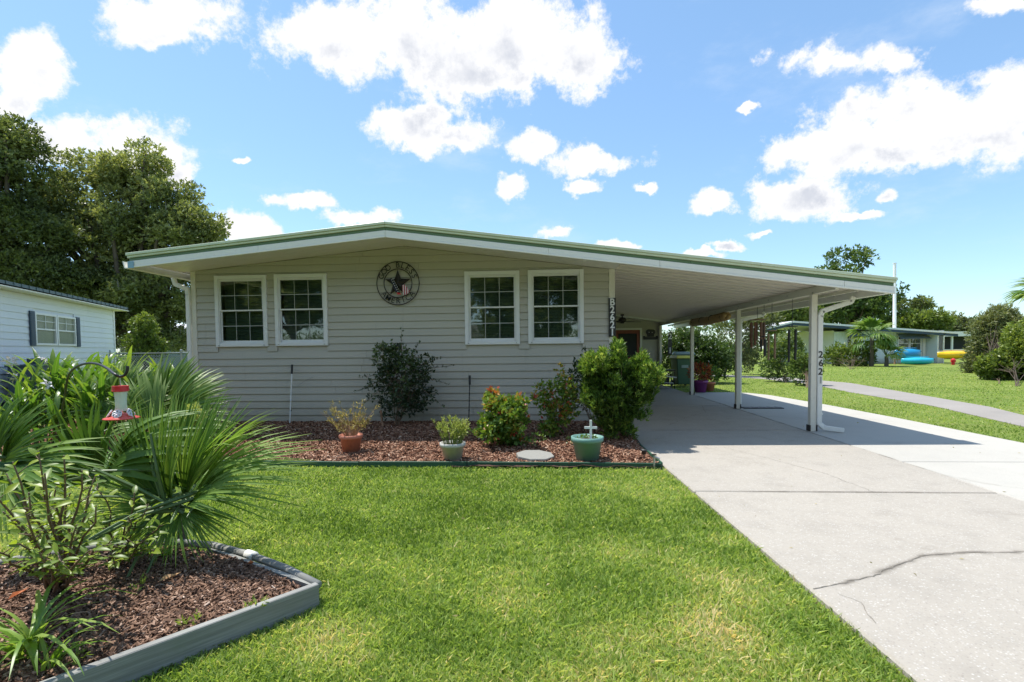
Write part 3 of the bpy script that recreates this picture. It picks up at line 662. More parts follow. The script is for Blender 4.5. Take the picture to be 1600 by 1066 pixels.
# frieze under the soffit
# windows
def make_window(cx, cz):
    w = MB(); x0, x1, z0, z1 = cx-WW/2, cx+WW/2, cz-WH/2, cz+WH/2; yo = YW-.045
    w.box(x0, x0+.066, yo, YW+.03, z0, z1).box(x1-.066, x1, yo, YW+.03, z0, z1).box(x0+.066, x1-.066, yo+.002, YW+.03, z1-.068, z1).box(x0+.066, x1-.066, yo+.002, YW+.03, z0, z0+.050)
    win = H(w.build('window', 'trim_clean', bevel=.004))
    def C(o): o.parent = win; return o
    gx0, gx1, gz0, gz1 = x0+.066, x1-.066, z0+.050, z1-.068; mid = (gz0+gz1)/2+.02
    # outer channel, two sashes; the upper stands a little in front
    ch = MB()
    for a, b in ((gx0, gx0+.014), (gx1-.014, gx1)): ch.box(a, b, YW-.028, YW+.05, gz0, gz1)
    ch.box(gx0+.014, gx1-.014, YW-.028, YW+.05, gz1-.014, gz1).box(gx0+.014, gx1-.014, YW-.030, YW+.05, gz0, gz0+.018)
    C(ch.build('channel', 'trim_clean', bevel=.002))
    for lo, hi, yy, nm in ((mid-.012, gz1-.014, YW-.012, 'sash'), (gz0+.018, mid+.012, YW+.016, 'sash')):
        a, b = gx0+.014, gx1-.014; sb = .030; s = MB(); bot = .042 if yy > YW else .026
        s.box(a, a+.020, yy, yy+.025, lo, hi).box(b-.020, b, yy, yy+.025, lo, hi).box(a+.020, b-.020, yy+.001, yy+.025, hi-.022, hi).box(a+.020, b-.020, yy-.002, yy+.025, lo, lo+bot)
        C(s.build(nm, 'trim_clean', bevel=.002))
        pa, pb, pz0, pz1 = a+.020, b-.020, lo+bot, hi-.022; mu = .0065; gr = MB()
        for k in (1, 2): 
            xx = pa+(pb-pa)*k/3; gr.box(xx-mu, xx+mu, yy+.008, yy+.020, pz0, pz1)
        zz = (pz0+pz1)/2; gr.box(pa, pb, yy+.0075, yy+.0205, zz-mu, zz+mu)
        C(gr.build('muntin', 'muntin'))
        for k in range(3):
            for q in range(2):
                xa = pa+(pb-pa)*k/3+(mu if k else 0); xb = pa+(pb-pa)*(k+1)/3-(mu if k < 2 else 0)
                za = pz0 if q == 0 else zz+mu; zb = zz-mu if q == 0 else pz1
                p = MB(); t1, t2 = random.uniform(-.0006, .0006), random.uniform(-.0006, .0006); ym = yy+.013
                ym = yy+.003; p.add([(xa, ym+t1, za), (xb, ym-t1, za), (xb, ym-t1+t2, zb), (xa, ym+t1+t2, zb)], [(0, 1, 2, 3)])
                C(p.build('pane', 'glass'))
    bl = MB(); z = gz0+.03
    while z < gz1-.02:
        bl.add([(gx0+.03, YW+.10, z), (gx1-.03, YW+.10, z), (gx1-.03, YW+.12, z+.020), (gx0+.03, YW+.12, z+.020)], [(0, 1, 2, 3)]); z += .026
    C(bl.build('blind', 'drape'))
    for s_ in (-1, 1):
        C(MB().box(cx+s_*(WW/2-.06)-.012, cx+s_*(WW/2-.06)+.012, YW-.052, YW-.0455, z0+.02, z0+.032).build('latch', 'steel'))
for cx, cz in WINS: make_window(cx, cz)

# ---- roof: one thin slab with layered edge
def roof_prof(off, x0, x1, th):       # band following the gable between x0 and x1, dropped by off, th thick
    xs = [x for x in (x0, XRI, x1) if x0 <= x <= x1]; xs = sorted(set([x0, x1]+([XRI] if x0 < XRI < x1 else [])))
    return [(x, rooftop(x)-off-th) for x in xs]+[(x, rooftop(x)-off) for x in reversed(xs)]
YR = 22.3
# decks: house half by half, then the carport pan roof
for a, b, y1, nm in ((XLT+.03, XRI, YR, 'roof_deck'), (XRI, XR, YR, 'roof_deck')):
    H(MB().prism_y(roof_prof(.006, a, b, .115), YF+.04, y1).build(nm, 'cream'))
H(MB().prism_y(roof_prof(.006, XR+.003, XT-.03, .06), YF+.04, YB+.6).build('carport_roof', 'cream'))
# soffit panels below the front overhang and over the carport: ribbed metal pans
yv = YF+.05; i = 0
while yv < 17.9:
    p = MB(); w = .30
    x0, x1 = XR+.06, XT-.06
    for ya, yb, dz in ((yv, yv+.026, .026), (yv+.034, yv+w*.5-.004, 0), (yv+w*.5, yv+w*.5+.018, .014), (yv+w*.5+.026, yv+w-.008, 0)):
        p.add([(x0, ya, rooftop(x0)-.128-dz), (x1, ya, rooftop(x1)-.128-dz), (x1, yb, rooftop(x1)-.128-dz), (x0, yb, rooftop(x0)-.128-dz),
               (x0, ya, rooftop(x0)-.10), (x1, ya, rooftop(x1)-.10), (x1, yb, rooftop(x1)-.10), (x0, yb, rooftop(x0)-.10)],
              [(3,2,1,0),(0,1,5,4),(2,3,7,6),(1,2,6,5),(3,0,4,7)])
    H(p.build('ceiling_pan', 'pan')); yv += w
for a, b in ((XLT+.05, -4.6), (-4.598, XRI), (XRI+.002, -.6), (-.598, XR+.05)):
    q = MB()
    for k in range(5):
        y0_ = YF+.05+k*.215; y1_ = min(y0_+.209, YW-.02)
        q.add([(a, y0_, rooftop(a)-.145), (b, y0_, rooftop(b)-.145), (b, y1_, rooftop(b)-.145), (a, y1_, rooftop(a)-.145), (a, y0_, rooftop(a)-.122), (b, y0_, rooftop(b)-.122), (b, y1_, rooftop(b)-.122), (a, y1_, rooftop(a)-.122)],
              [(3,2,1,0),(0,1,5,4),(2,3,7,6),(1,2,6,5),(3,0,4,7)])
    H(q.build('soffit', 'trim'))
# layered fascia, in lengths with visible butt joints
def band(off, th, ya, yb, m, nm, joints, bev=.004, x0=XLT, x1=XT):
    js = [x0]+[j for j in joints if x0 < j < x1]+[x1]
    for a, b in zip(js[:-1], js[1:]):
        H(MB().prism_y(roof_prof(off, a+.0015, b-.0015, th), ya, yb).build(nm, m, bevel=bev))
band(.000, .040, YF-.045, YF+.30, 'sage', 'drip_edge', [-4.9, XRI, .95, 3.2], x0=XLT-.02, x1=XT+.02)
band(.0415, .034, YF-.025, YF+.035, 'sage', 'drip_edge', [-4.2, XRI, 1.4], x0=XLT-.01, x1=XT+.01)
band(.077, .048, YF+.002, YF+.03, 'green', 'green_band', [XRI, 2.2], x0=XLT+.005, x1=XT-.005)
band(.127, .078, YF-.014, YF+.028, 'trim', 'fascia', [-4.4, XRI, .1, 1.75, 4.4])
band(.2065, .030, YF-.022, YF+.020, 'trim', 'fascia', [XRI, 1.75])
H(MB().box(XLT+.002, XLT+.10, YF-.028, YF-.023, rooftop(XLT)-.235, rooftop(XLT)-.13).build('blue_tape', simple('faded_blue', (.25, .42, .52), .6)))
# side gutters
def gutter(x, s, y0, y1, z):
    p = [(0, 0), (s*.09, 0), (s*.11, .06), (s*.12, .11), (s*.105, .11), (s*.095, .062), (s*.08, .012), (s*.01, .012), (s*.01, .11), (0, .11)]
    if s < 0: p = p[::-1]
    mb = MB().prism_y([(x+a, z+b) for a, b in p], y0, y1); return H(mb.build('gutter', 'trim'))
gutter(XT-.135, 1, YF+.002, YB+.6, rooftop(XT)-.23); gutter(XLT+.012, -1, YF+.002, YR, rooftop(XLT)-.235)
# small brackets below the rake
def bracket(x, zt): 
    return H(MB().prism_y([(x-.035, zt-.07), (x+.035, zt-.07), (x+.035, zt), (x-.035, zt)], YF+.04, YF+.26).build('lookout', 'trim', bevel=.003))
bracket(-2.26, rooftop(-2.26)-.147); bracket(.66, rooftop(.66)-.147)
# carport beam and posts
XP = 4.323
H(MB().beam((XP, YF+.03, 2.275), (XP, YB, 2.275), .055, .11).build('carport_beam', 'cream', bevel=.004))
H(MB().beam((XP+.30, YF+.03, 2.22), (XP+.30, YB, 2.22), .03, .05).build('carport_beam', 'cream'))
POSTY = [8.48, 11.63, 15.12, YB-.12]
for k, y in enumerate(POSTY):
    H(MB().box(XP-.045, XP+.045, y-.045, y+.045, .03, 2.219).build('post', 'cream', bevel=.006))
    ft = MB().box(XP-.058, XP-.046, y-.06, y+.06, .033, .13).box(XP+.046, XP+.058, y-.06, y+.06, .033, .13)
    H(ft.build('post_shoe', 'bronze'))
    for q in range(3): H(MB().tube([(XP-.030+q*.028, y-.05, 2.24+.0*q), (XP-.030+q*.028, y-.02, 2.24)], .005, 6).build('bolt', 'bronze'))
for k in range(9):
    H(MB().tube([(XP-.032, 9.3+k*.75, 2.28), (XP-.024, 9.3+k*.75, 2.28)], .008, 6).build('bolt', 'bronze'))
H(MB().box(XP-.03, XP+.07, 8.0, 8.06, 2.325, 2.335).build('bracket', 'bronze'))
# downspouts
def spout(pts, parent=house, w=.075, d=.055):
    for a, b in zip(pts[:-1], pts[1:]):
        a = Vector(a); b = Vector(b); dd = (b-a).normalized()*.012
        o = MB().beam(a-dd, b+dd, w, d, up=(0, -1, 0) if abs((b-a).normalized().y) < .9 else (0, 0, 1)).build('downspout', 'trim', bevel=.008); own(o, parent)
SX = XP+.088
spout([(XT-.20, 8.44, 2.16), (XT-.23, 8.44, 2.09), (SX+.03, 8.44, 1.95), (SX, 8.44, 1.87), (SX, 8.44, .16)])
spout([(XT-.20, 11.7, 2.16), (XT-.23, 11.7, 2.10), (SX+.02, 11.7, 2.0), (SX-.02, 11.7, 1.93), (SX-.02, 11.7, .09)])
spout([(SX, 8.44, .16), (SX+.07, 8.42, .09), (SX+.30, 8.30, .066)])
H(MB().box(SX-.043, SX+.043, 8.405, 8.475, .30, .33).build('strap', 'trim'))
spout([(XLT-.05, YW-.06, 2.72), (XLT-.03, YW-.05, 2.62), (XL-.075, YW-.04, 2.53), (XL-.065, YW-.04, 2.43), (XL-.062, YW-.04, .12)])
# the wall at the far end of the porch, with the door
dx0, dx1, dzt = 2.70, 3.60, 2.08
holes = [(dx0-.07, dx1+.07, 0, dzt+.07)]
course_planks(XR+.01, XP+.02, .05, 2.6, YB, holes, 'siding', house, course=.2, seams=False)
H(MB().box(XR, dx0, YB+.005, YB+.1, 0, 2.6).box(dx1, XP+.03, YB+.005, YB+.1, 0, 2.6).box(dx0, dx1, YB+.005, YB+.1, dzt, 2.6).build('porch_wall', 'siding'))
door = H(MB().box(dx0, dx0+.11, YB+.0, YB+.04, .04, dzt).box(dx1-.11, dx1, YB, YB+.04, .04, dzt).box(dx0+.11, dx1-.11, YB+.001, YB+.04, dzt-.13, dzt).box(dx0+.11, dx1-.11, YB+.001, YB+.04, .04, .30).box(dx0+.11, dx1-.11, YB+.001, YB+.04, .95, 1.07).build('door', 'wood_door', bevel=.004))
def under(o, p): o.parent = p; return o
under(MB().box(dx0+.11, dx1-.11, YB+.018, YB+.024, 1.07, dzt-.13).box(dx0+.11, dx1-.11, YB+.018, YB+.024, .30, .95).build('door_screen', 'dark'), door)
under(MB().tube([(dx0+.06, YB-.05, .98), (dx0+.06, YB, .98)], .022, 10).build('door_knob', 'bronze'), door)
H(MB().box(dx0-.07, dx0-.002, YB-.03, YB+.03, .04, dzt+.07).box(dx1+.002, dx1+.07, YB-.03, YB+.03, .04, dzt+.07).box(dx0-.002, dx1+.002, YB-.028, YB+.03, dzt+.002, dzt+.07).build('door_trim', 'trim'))
H(MB().box(XP-.05, XP+.03, YB-.035, YB+.1, .03, 2.2).build('corner_trim', 'cream'))
# drop beam and lower porch ceiling
def sloped(x0, x1, y0, y1, za, zb, th, nm, m):
    return H(MB().add([(x0,y0,za-th),(x1,y0,zb-th),(x1,y1,zb-th),(x0,y1,za-th),(x0,y0,za),(x1,y0,zb),(x1,y1,zb),(x0,y1,za)],
                      [(3,2,1,0),(4,5,6,7),(0,1,5,4),(1,2,6,5),(2,3,7,6),(3,0,4,7)]).build(nm, m))
sloped(XR+.01, XP-.03, 17.90, 17.98, rooftop(XR)-.11, rooftop(XP)-.11, .085, 'drop_beam', 'trim')
sloped(XR+.01, XP-.03, 17.99, YB-.01, rooftop(XR)-.135, rooftop(XP)-.135, .02, 'porch_ceiling', 'pan')
# ------------------------------------------------------------------ things on and round the house
def text_mesh(s, size, extrude, m, name, parent=None, loc=(0, 0, 0), rot=(PI/2, 0, 0), bold=0, sx=1, align='CENTER'):
    c = bpy.data.curves.new('t', 'FONT'); c.body = s; c.size = size; c.extrude = extrude; c.align_x = align; c.align_y = 'CENTER'; c.offset = bold; c.resolution_u = 3
    o = bpy.data.objects.new('t', c); COL.objects.link(o); dg = bpy.context.evaluated_depsgraph_get()
    me = bpy.data.meshes.new_from_object(o.evaluated_get(dg)); bpy.data.objects.remove(o); me.materials.clear()
    r = link(name, me, m, parent, loc, rot); r.scale = (sx, 1, 1); return r
# vertical number board on the corner
sg = thing('house_number_sign', 'tall narrow dark board with white B2621 lettering on the corner trim', 'house number', (XR+.0, YW-.04, 1.92))
MB().box(-.06, .06, -.012, .006, -.33, .33).build('sign_board', 'black', sg, bevel=.003)
for k, ch in enumerate('B2621'):
    text_mesh(ch, .165, .004, 'white', 'digit' if k else 'letter', sg, (0, -.018, .255-k*.128), bold=.004, sx=.95)
ps = thing('house_number', 'dark stick on numbers 2621 running down the front carport downspout', 'house number', (SX, 8.41, 1.0))
for k, ch in enumerate('2621'):
    o = text_mesh(ch, .15, .002, 'black' if k < 3 else simple('faded_digit', (.35, .34, .32), .6), 'digit', ps, (.006*(k % 2)-.002, -.006, .255-k*.135), rot=(PI/2, random.uniform(-.08, .08), 0), bold=.002)
    if k == 3: o['label'] = 'faded last digit'
# round metal wall art
wr = .375
wa = thing('wall_medallion', 'round black metal star medallion reading GOD BLESS AMERICA on siding', 'wall decoration', (-2.505, YW-.055, 2.565))
def ring(R, t, nm):
    pts = [(R*math.cos(a), 0, R*math.sin(a)) for a in np.linspace(0, 2*PI, 49)]; return MB().tube(pts, t, 6, caps=False).build(nm, 'black', wa)
ring(wr, .0085, 'outer_ring'); ring(wr*.66, .0085, 'inner_ring')
st = MB(); P5 = []
for k in range(10):
    a = PI/2+k*PI/5; r = wr*.64 if k % 2 == 0 else wr*.25; P5.append((r*math.cos(a), -.004, r*math.sin(a)))
st.add(P5+[(0, -.055, 0), (0, .004, 0)], [(k, (k+1) % 10, 10) for k in range(10)]+[((k+1) % 10, k, 11) for k in range(10)])
st.build('star', 'black', wa)
for s, a0, a1, flip in (('GOD', 157, 122, 0), ('BLESS', 90, 22, 0), ('AMERICA', 218, 322, 1)):
    for i, ch in enumerate(s):
        a = math.radians(a0+(a1-a0)*i/(len(s)-1)); al = (a-PI/2) if not flip else (a+PI/2)
        o = text_mesh(ch, .135, .003, 'black', 'letter', wa, (0, 0, 0), bold=.0005)
        o.matrix_local = Matrix.Translation((wr*.83*math.cos(a), -.006, wr*.83*math.sin(a))) @ Matrix.Rotation(-al, 4, 'Y') @ Matrix.Rotation(PI/2, 4, 'X')
# flag drape over the star: blue field with dots, and striped tail
bf = MB().prism_y([(-.125, .075), (-.085, .085), (.0, -.06), (.045, -.17), (-.03, -.16), (-.085, -.02)][::-1], -.062, -.056).build('flag_field', 'starblue', wa)
k = 0
for r_ in range(7):
    for c_ in range(2):
        x = -.098+r_*.019+c_*.028; z = .062-r_*.034+c_*.012-.0
        if k < 13: MB().lathe([(.0, 0), (.007, 0)], 6).build('flag_star', 'white', wa, rot=(PI/2, 0, 0)).location = (x, -.064, z-.01)
        k += 1
MB().prism_y([(.085, -.04), (.13, -.03), (.185, -.09), (.215, -.15), (.165, -.20), (.10, -.215), (.088, -.13)][::-1], -.045, -.038).build('flag_tail', 'stripes', wa)
MB().prism_y([(-.01, -.16), (.045, -.17), (.07, -.20), (.0, -.20)][::-1], -.05, -.044).build('flag_end', 'red', wa)
# ceiling fan
fx, fy = 2.62, 17.0
fan = thing('ceiling_fan', 'dark bronze ceiling fan hanging under the carport roof before the door', 'ceiling fan', (fx, fy, 2.37))
MB().lathe([(0, .15), (.07, .15), (.06, .10), (.02, .09), (.02, .02)], 14).build('canopy', 'bronze', fan, smooth=True)
MB().lathe([(.02, .04), (.09, .03), (.13, -.02), (.13, -.07), (.08, -.11), (.05, -.15), (0, -.15)], 18).build('motor', 'bronze', fan, smooth=True)
for k in range(5):
    a = 2*PI*k/5+.25; c, s = math.cos(a), math.sin(a); b = MB()
    pts = [(.12, -.03), (.2, -.045), (.62, -.065), (.66, -.03), (.66, .03), (.62, .065), (.2, .045), (.12, .03)]
    b.prism_z(pts, -.105, -.098); o = b.build('blade', 'bronze', fan, rot=(.16, 0, a))
# dog silhouette plaque
dg_ = thing('wall_plaque', 'black dog head silhouette plaque on the porch wall beside the door', 'wall decoration', (3.98, YB-.03, 1.86))
MB().prism_y([(-.26, -.14), (.26, -.14), (.27, -.02), (.20, -.01), (.19, -.05), (-.19, -.05), (-.20, -.01), (-.27, -.02)], -.012, 0).build('name_bar', 'black', dg_)
MB().prism_y([(-.12, -.04), (.12, -.04), (.13, .06), (.17, .10), (.16, .19), (.10, .23), (-.10, .23), (-.16, .19), (-.17, .10), (-.13, .06)], -.013, -.001).build('dog_head', 'black', dg_)
MB().lathe([(0, 0), (.045, -.005), (.055, .01)], 12).build('muzzle', 'bronze', dg_, rot=(PI/2, 0, 0)).location = (0, -.016, .04)
for s_ in (-1, 1): MB().lathe([(0, 0), (.018, .0)], 8).build('eye', 'cream', dg_, rot=(PI/2, 0, 0)).location = (s_*.055, -.016, .12)
# white number stake beyond the last post
nm = thing('yard_number', 'pale numbers hanging on a dark strip behind the farthest post', 'number sign', (4.72, 19.3, 1.6))
MB().box(-.07, .07, 0, .02, -.45, .38).build('number_strip', 'blackpl', nm)
for k, ch in enumerate('21'): text_mesh(ch, .30, .004, 'white', 'digit', nm, (0, -.01, .22-k*.52), bold=.004)
# rolled bamboo blind
rb = thing('rolled_blind', 'rolled bamboo sun blind hanging under the carport beam', 'blind', (XP, 13.75, 2.12))
for k in range(7):
    a = k*2*PI/7; MB().tube([(math.cos(a)*.055, -1.42+.03*(k % 3), math.sin(a)*.06+.01), (math.cos(a)*.055+.01, 0, math.sin(a)*.06-.03), (math.cos(a)*.055, 1.30-.04*(k % 2), math.sin(a)*.06)], .052, 8).build('bamboo_roll', 'bamboo', rb, smooth=True)
for y in (-1.2, -.4, .4, 1.1): MB().tube([(.1*math.cos(t), y, .1*math.sin(t)+.0) for t in np.linspace(0, 2*PI, 13)]+[(.1, y, .17)], .006, 5).build('cord', 'black', rb)
# wind chimes along the beam
CH = [((1183, 520), 10.9, .30, 7, 'chime', .52, 'dark bamboo wind chime of many short tubes, beside the middle post'),
      ((1200, 540), 10.35, .11, 3, 'blackpl', .34, 'small black wind chime with three short tubes under the carport beam'),
      ((1213, 538), 10.0, .18, 4, 'chimetan', .50, 'tan wind chime with four tubes between two black chimes'),
      ((1246, 536), 9.2, .17, 4, 'blackpl', .56, 'long black wind chime hung closest to the front carport post')]
for (px, py), y, w, nt, m_, ln, lab in CH:
    c = W(px, py, y); top = float(c[2])+ln*.5; c_ = thing('wind_chime', lab, 'wind chime', (XP+.02+(.1 if nt == 7 else 0), y, top), group='wind chimes under the carport beam')
    MB().lathe([(0, .02), (w*.5, .015), (w*.5, 0), (0, 0)], 12).build('chime_top', m_, c_)
    MB().tube([(0, 0, .02), (0, 0, 2.22-top)], .004, 4).build('cord', 'black', c_)
    for k in range(nt):
        a = 2*PI*k/nt+.4; x, yy = math.cos(a)*w*.42, math.sin(a)*w*.42; l = ln*(.62+.38*abs(math.sin(k*1.9+1)))
        MB().tube([(x, yy, -.05), (x, yy, -.05-l)], (.024 if nt == 7 else .019), 7).build('chime_tube', m_, c_)
        MB().tube([(x, yy, .0), (x, yy, -.05)], .002, 3).build('cord', 'black', c_)
    MB().tube([(0, 0, 0), (0, 0, -ln*.6)], .002, 3).build('cord', 'black', c_)
# black mat by the middle post
mt = thing('rubber_mat', 'flat black rubber mat on the concrete beside the middle post', 'mat', (4.85, 11.7, .034))
MB().prism_z([(-.40, -.13), (.45, -.15), (.50, .10), (-.38, .16)], 0, .014).build('mat_sheet', 'blackpl', mt, bevel=.004)
for q in range(5): MB().box(-.34+q*.17, -.27+q*.17, -.10, .09, .0145, .02).build('rib', 'black', mt)
# wheeled bins
def wheelie(label, x, y, body, lid, rz, s=1.0):
    b = thing('wheelie_bin', label, 'bin', (x, y, .034), rz, 'wheeled bins beyond the carport')
    mb = MB(); lo = [(-.22, -.24), (.22, -.24), (.22, .22), (-.22, .22)]; hi = [(-.29, -.33), (.29, -.33), (.29, .33), (-.29, .33)]
    mb.add([(x_*s, y_*s, .08) for x_, y_ in lo]+[(x_*s, y_*s, 1.0*s) for x_, y_ in hi], [(3,2,1,0),(0,1,5,4),(1,2,6,5),(2,3,7,6),(3,0,4,7)])
    mb.build('bin_body', body, b, bevel=.02)
    MB().box(-.31*s, .31*s, -.35*s, .36*s, 1.0*s-.03, 1.0*s+.0).build('rim', body, b, bevel=.01)
    MB().add([(-.32*s, -.37*s, 1.0*s+.002), (.32*s, -.37*s, 1.0*s+.002), (.32*s, .38*s, 1.0*s+.002), (-.32*s, .38*s, 1.0*s+.002), (-.27*s, -.30*s, 1.09*s), (.27*s, -.30*s, 1.09*s), (.27*s, .34*s, 1.09*s), (-.27*s, .34*s, 1.09*s)],
             [(3,2,1,0),(4,5,6,7),(0,1,5,4),(1,2,6,5),(2,3,7,6),(3,0,4,7)]).build('lid', lid, b, bevel=.012)
    for sx in (-1, 1): MB().tube([(sx*.25*s-.02, .27*s, .11), (sx*.25*s+.02, .27*s, .11)], .11, 14).build('wheel', 'blackpl', b)
    MB().tube([(-.25*s, .40*s, .95*s), (.25*s, .40*s, .95*s)], .014, 6).build('handle', body, b)
    MB().box(-.12*s, .12*s, -.317*s, -.312*s, .66, .76).build('marking', 'lid_grey', b)
    return b
wheelie('green wheeled bin with a yellow lid beyond the carport posts', 4.95, 18.6, 'bin_green', 'bin_lid', .12)
wheelie('taller dark green wheeled bin with a grey green lid behind the third post', 5.18, 19.2, 'bin_dark', 'lid_grey', -.1, 1.12)
# white potting bench / cart near the door
bn = thing('garden_cart', 'dark framed cart with white sloping rails standing beside the green bin', 'cart', (3.95, 17.6, .034))
for (x, y) in ((-.35, -.25), (.45, -.25), (.45, .25), (-.35, .25)): MB().tube([(x, y, 0), (x, y, .62)], .014, 6).build('leg', 'black', bn)
MB().box(-.37, .47, -.27, .27, .60, .63).build('top_shelf', 'bronze', bn, bevel=.005); MB().box(-.37, .47, -.27, .27, .15, .17).build('lower_shelf', 'dark', bn)
MB().beam((-.36, -.29, .50), (.5, -.29, .38), .02, .035).build('rail', 'white', bn); MB().beam((-.36, -.29, .22), (.40, -.29, .20), .02, .025).build('rail', 'white', bn)
MB().box(-.2, .3, -.2, .2, .171, .42).build('storage_box', 'blackpl', bn, bevel=.02)

# ---- potted plants
def strip_leaf(L, Wd, droop, n=6, fold=.25, twist=0., tipw=.04, basew=.35):
    vs = []; ac = []
    for i in range(n+1):
        t = i/n; a = droop*t*t; x = L*(math.sin(a)*t*.9+.05*t); z = L*t*math.cos(a*.75)
        w = Wd*.5*(basew+(1-basew)*min(1, t*3.2))*(1-t**3*(1-tipw)); f = w*fold
        vs += [(x-f, -w, z), (x+f*.4, 0, z-f*.2), (x-f, w, z)]; ac += [1, 0, 1]
    fs = []
    for i in range(n): b = i*3; fs += [(b, b+1, b+4, b+3), (b+1, b+2, b+5, b+4)]
    return vs, fs, ac
def leaf_mesh(name, L, Wd, droop, n=6, fold=.25, tint=(.2, .7), m='canna', tipw=.04, basew=.35, r=None):
    vs, fs, ac = strip_leaf(L, Wd, droop, n, fold, tipw=tipw, basew=basew)
    me = bpy.data.meshes.new(name); me.from_pydata(vs, [], fs); a = me.attributes.new('tint', 'FLOAT', 'POINT')
    t0 = random.uniform(*tint); a.data.foreach_set('value', [min(1, max(0, t0+.12*(i/len(vs)))) for i in range(len(vs))])
    b = me.attributes.new('across', 'FLOAT', 'POINT'); b.data.foreach_set('value', ac)
    me.materials.append(M[m]); me.shade_smooth(); return me
def pot(parent, R, Hh, m, rim=.03, sr=.72, sockle=0):
    MB().lathe([(0, .0), (R*sr, 0), (R*.93, Hh*.8), (R*.96, Hh*.8), (R*1.04, Hh*.84), (R*1.05, Hh), (R*.93, Hh), (R*.90, Hh*.86), (0, Hh*.85)], 28).build('pot', m, parent, smooth=False).data.polygons.foreach_set('use_smooth', [True]*(28*8))
    MB().lathe([(R*.90, Hh*.868), (0, Hh*.90)], 20).build('soil', 'dirt', parent)
p1 = thing('potted_plant', 'terracotta coloured pot with half dried spindly plant on the mulch', 'potted plant', (-2.52, 6.55, .045))
pot(p1, .145, .25, 'terracotta')
sp = MB(); pts_ = []; ax_ = []
for k in range(46):
    a = random.uniform(0, 2*PI); le = random.uniform(.2, .52); ti = random.uniform(.1, .9); d = Vector((math.cos(a)*ti, math.sin(a)*ti, 1)).normalized(); b0 = Vector((math.cos(a)*.05, math.sin(a)*.05, .21))
    q = [b0, b0+d*le*.5+Vector((0, 0, .02)), b0+d*le+Vector((random.uniform(-.03, .03), 0, -.01))]; sp.tube(q, [.004, .003, .002], 4)
    for j in range(3): u = random.uniform(.35, 1); pts_.append(q[0].lerp(q[2], u)); ax_.append(d)
sp.build('stem', 'chimetan', p1)
V, t = sprig_cloud(np.array(pts_), np.array(ax_), 5, .055, .012, .7, tvar=.5); link('foliage', np_mesh('dry_spray', V, 4, t), 'dry', p1)
p2 = thing('potted_plant', 'pale grey pot with a dense upright yellow green plant at the lawn edge', 'potted plant', (-1.10, 6.14, .03))
pot(p2, .150, .235, 'greypot', sr=.66)
n = 130; a = rng.uniform(0, 2*PI, n); r = .09*np.sqrt(rng.random(n)); b = np.stack([r*np.cos(a), r*np.sin(a), np.full(n, .2)], 1)*[1.1, 1.1, 1]; ax = unit(np.stack([np.cos(a)*r*5, np.sin(a)*r*5, np.ones(n)], 1))
tops = b+ax*rng.uniform(.08, .30, n)[:, None]; V, t = sprig_cloud(tops, ax, 9, .045, .011, .45, tvar=.4); link('foliage', np_mesh('upright', V, 4, t), 'succ', p2)
mb = MB()
for i in range(0, n, 2): mb.tube([b[i], tops[i]], .003, 4)
mb.build('stem', 'succ', p2)
p3 = thing('plant_pot', 'teal plastic pot of low greenery with a white cross standing in it', 'pot', (.53, 6.16, .03))
pot(p3, .185, .305, 'tealpot', sr=.70)
P_, d_ = blob_points([(0, 0, .255, .14, .14, .035)], 90); V, t = sprig_cloud(P_, unit(d_+[0, 0, 1.]), 4, .03, .014, .7); link('foliage', np_mesh('low_green', V, 4, t), 'croton', p3)
cr = thing('garden_cross', 'small white cross stuck in the teal plastic pot', 'cross', (.57, 6.14, .30))
MB().box(-.014, .014, -.007, .007, -.02, .235).build('cross_upright', 'white', cr, bevel=.002); MB().box(-.075, .075, -.0085, -.0071, .13, .158).box(-.075, .075, -.0071, .008, .13, .158).build('cross_arm', 'white', cr)
pp = [('purple pot with a red leaved croton beside the third carport post', 4.83, 16.0, 'purple', 'crotonred', .22, .36), ('terracotta pot with green leaves at the far edge of the concrete', 5.25, 16.5, 'terracotta', 'croton', .19, .28)]
for lab, x, y, m_, lm, R_, h_ in pp:
    p = thing('potted_plant', lab, 'potted plant', (x, y, .034)); pot(p, R_, h_, m_)
    P_, d_ = blob_points([(0, 0, h_+.22, R_*1.4, R_*1.4, .24)], 130); V, t = sprig_cloud(P_, unit(d_+[0, 0, .6]), 5, .10, .035, .6, tvar=.5); link('foliage', np_mesh('pot_leaf', V, 4, t), lm, p)
# stepping stone, tools, lights
ss = thing('stepping_stone', 'octagonal concrete stepping stone lying in mulch by the lawn edge', 'stepping stone', (-.10, 6.26, .062), .2)
MB().prism_z([(.24*math.cos(a), .24*math.sin(a)) for a in [PI/8+k*PI/4 for k in range(8)]], -.02, .035).build('stone_slab', 'stone', ss, bevel=.006, rot=(.05, .03, 0))
for lab, px, top, rad, m_, x in (('white garden pole with a black grip leaning on the siding', 466, 570, .011, 'white', -4.42), ('black metal rod with a black grip against the siding', 738, 587, .009, 'black', -1.27)):
    z1 = float(W(px, top, 8.7)[2]); q = thing('garden_pole', lab, 'garden pole', (x, 8.66, .1))
    MB().tube([(0, 0, 0), (.012, .10, z1-.1-.16)], rad, 8).build('shaft', m_, q); MB().tube([(.012, .10, z1-.1-.16), (.014, .115, z1-.1)], [.019, .021], 8).build('grip', 'blackpl', q)
    MB().tube([(.004, .03, .25), (.006, .05, .27)], rad*1.4, 8).build('collar', 'blackpl', q)
wr_ = thing('bent_wire', 'thin bent wire sticking out from the siding beside the white pole', 'wire', (-4.1, 8.80, .9))
MB().tube([(-.25, .04, -.12), (-.1, 0, -.03), (.06, -.02, .04)], .0035, 4).build('wire_rod', 'steel', wr_)
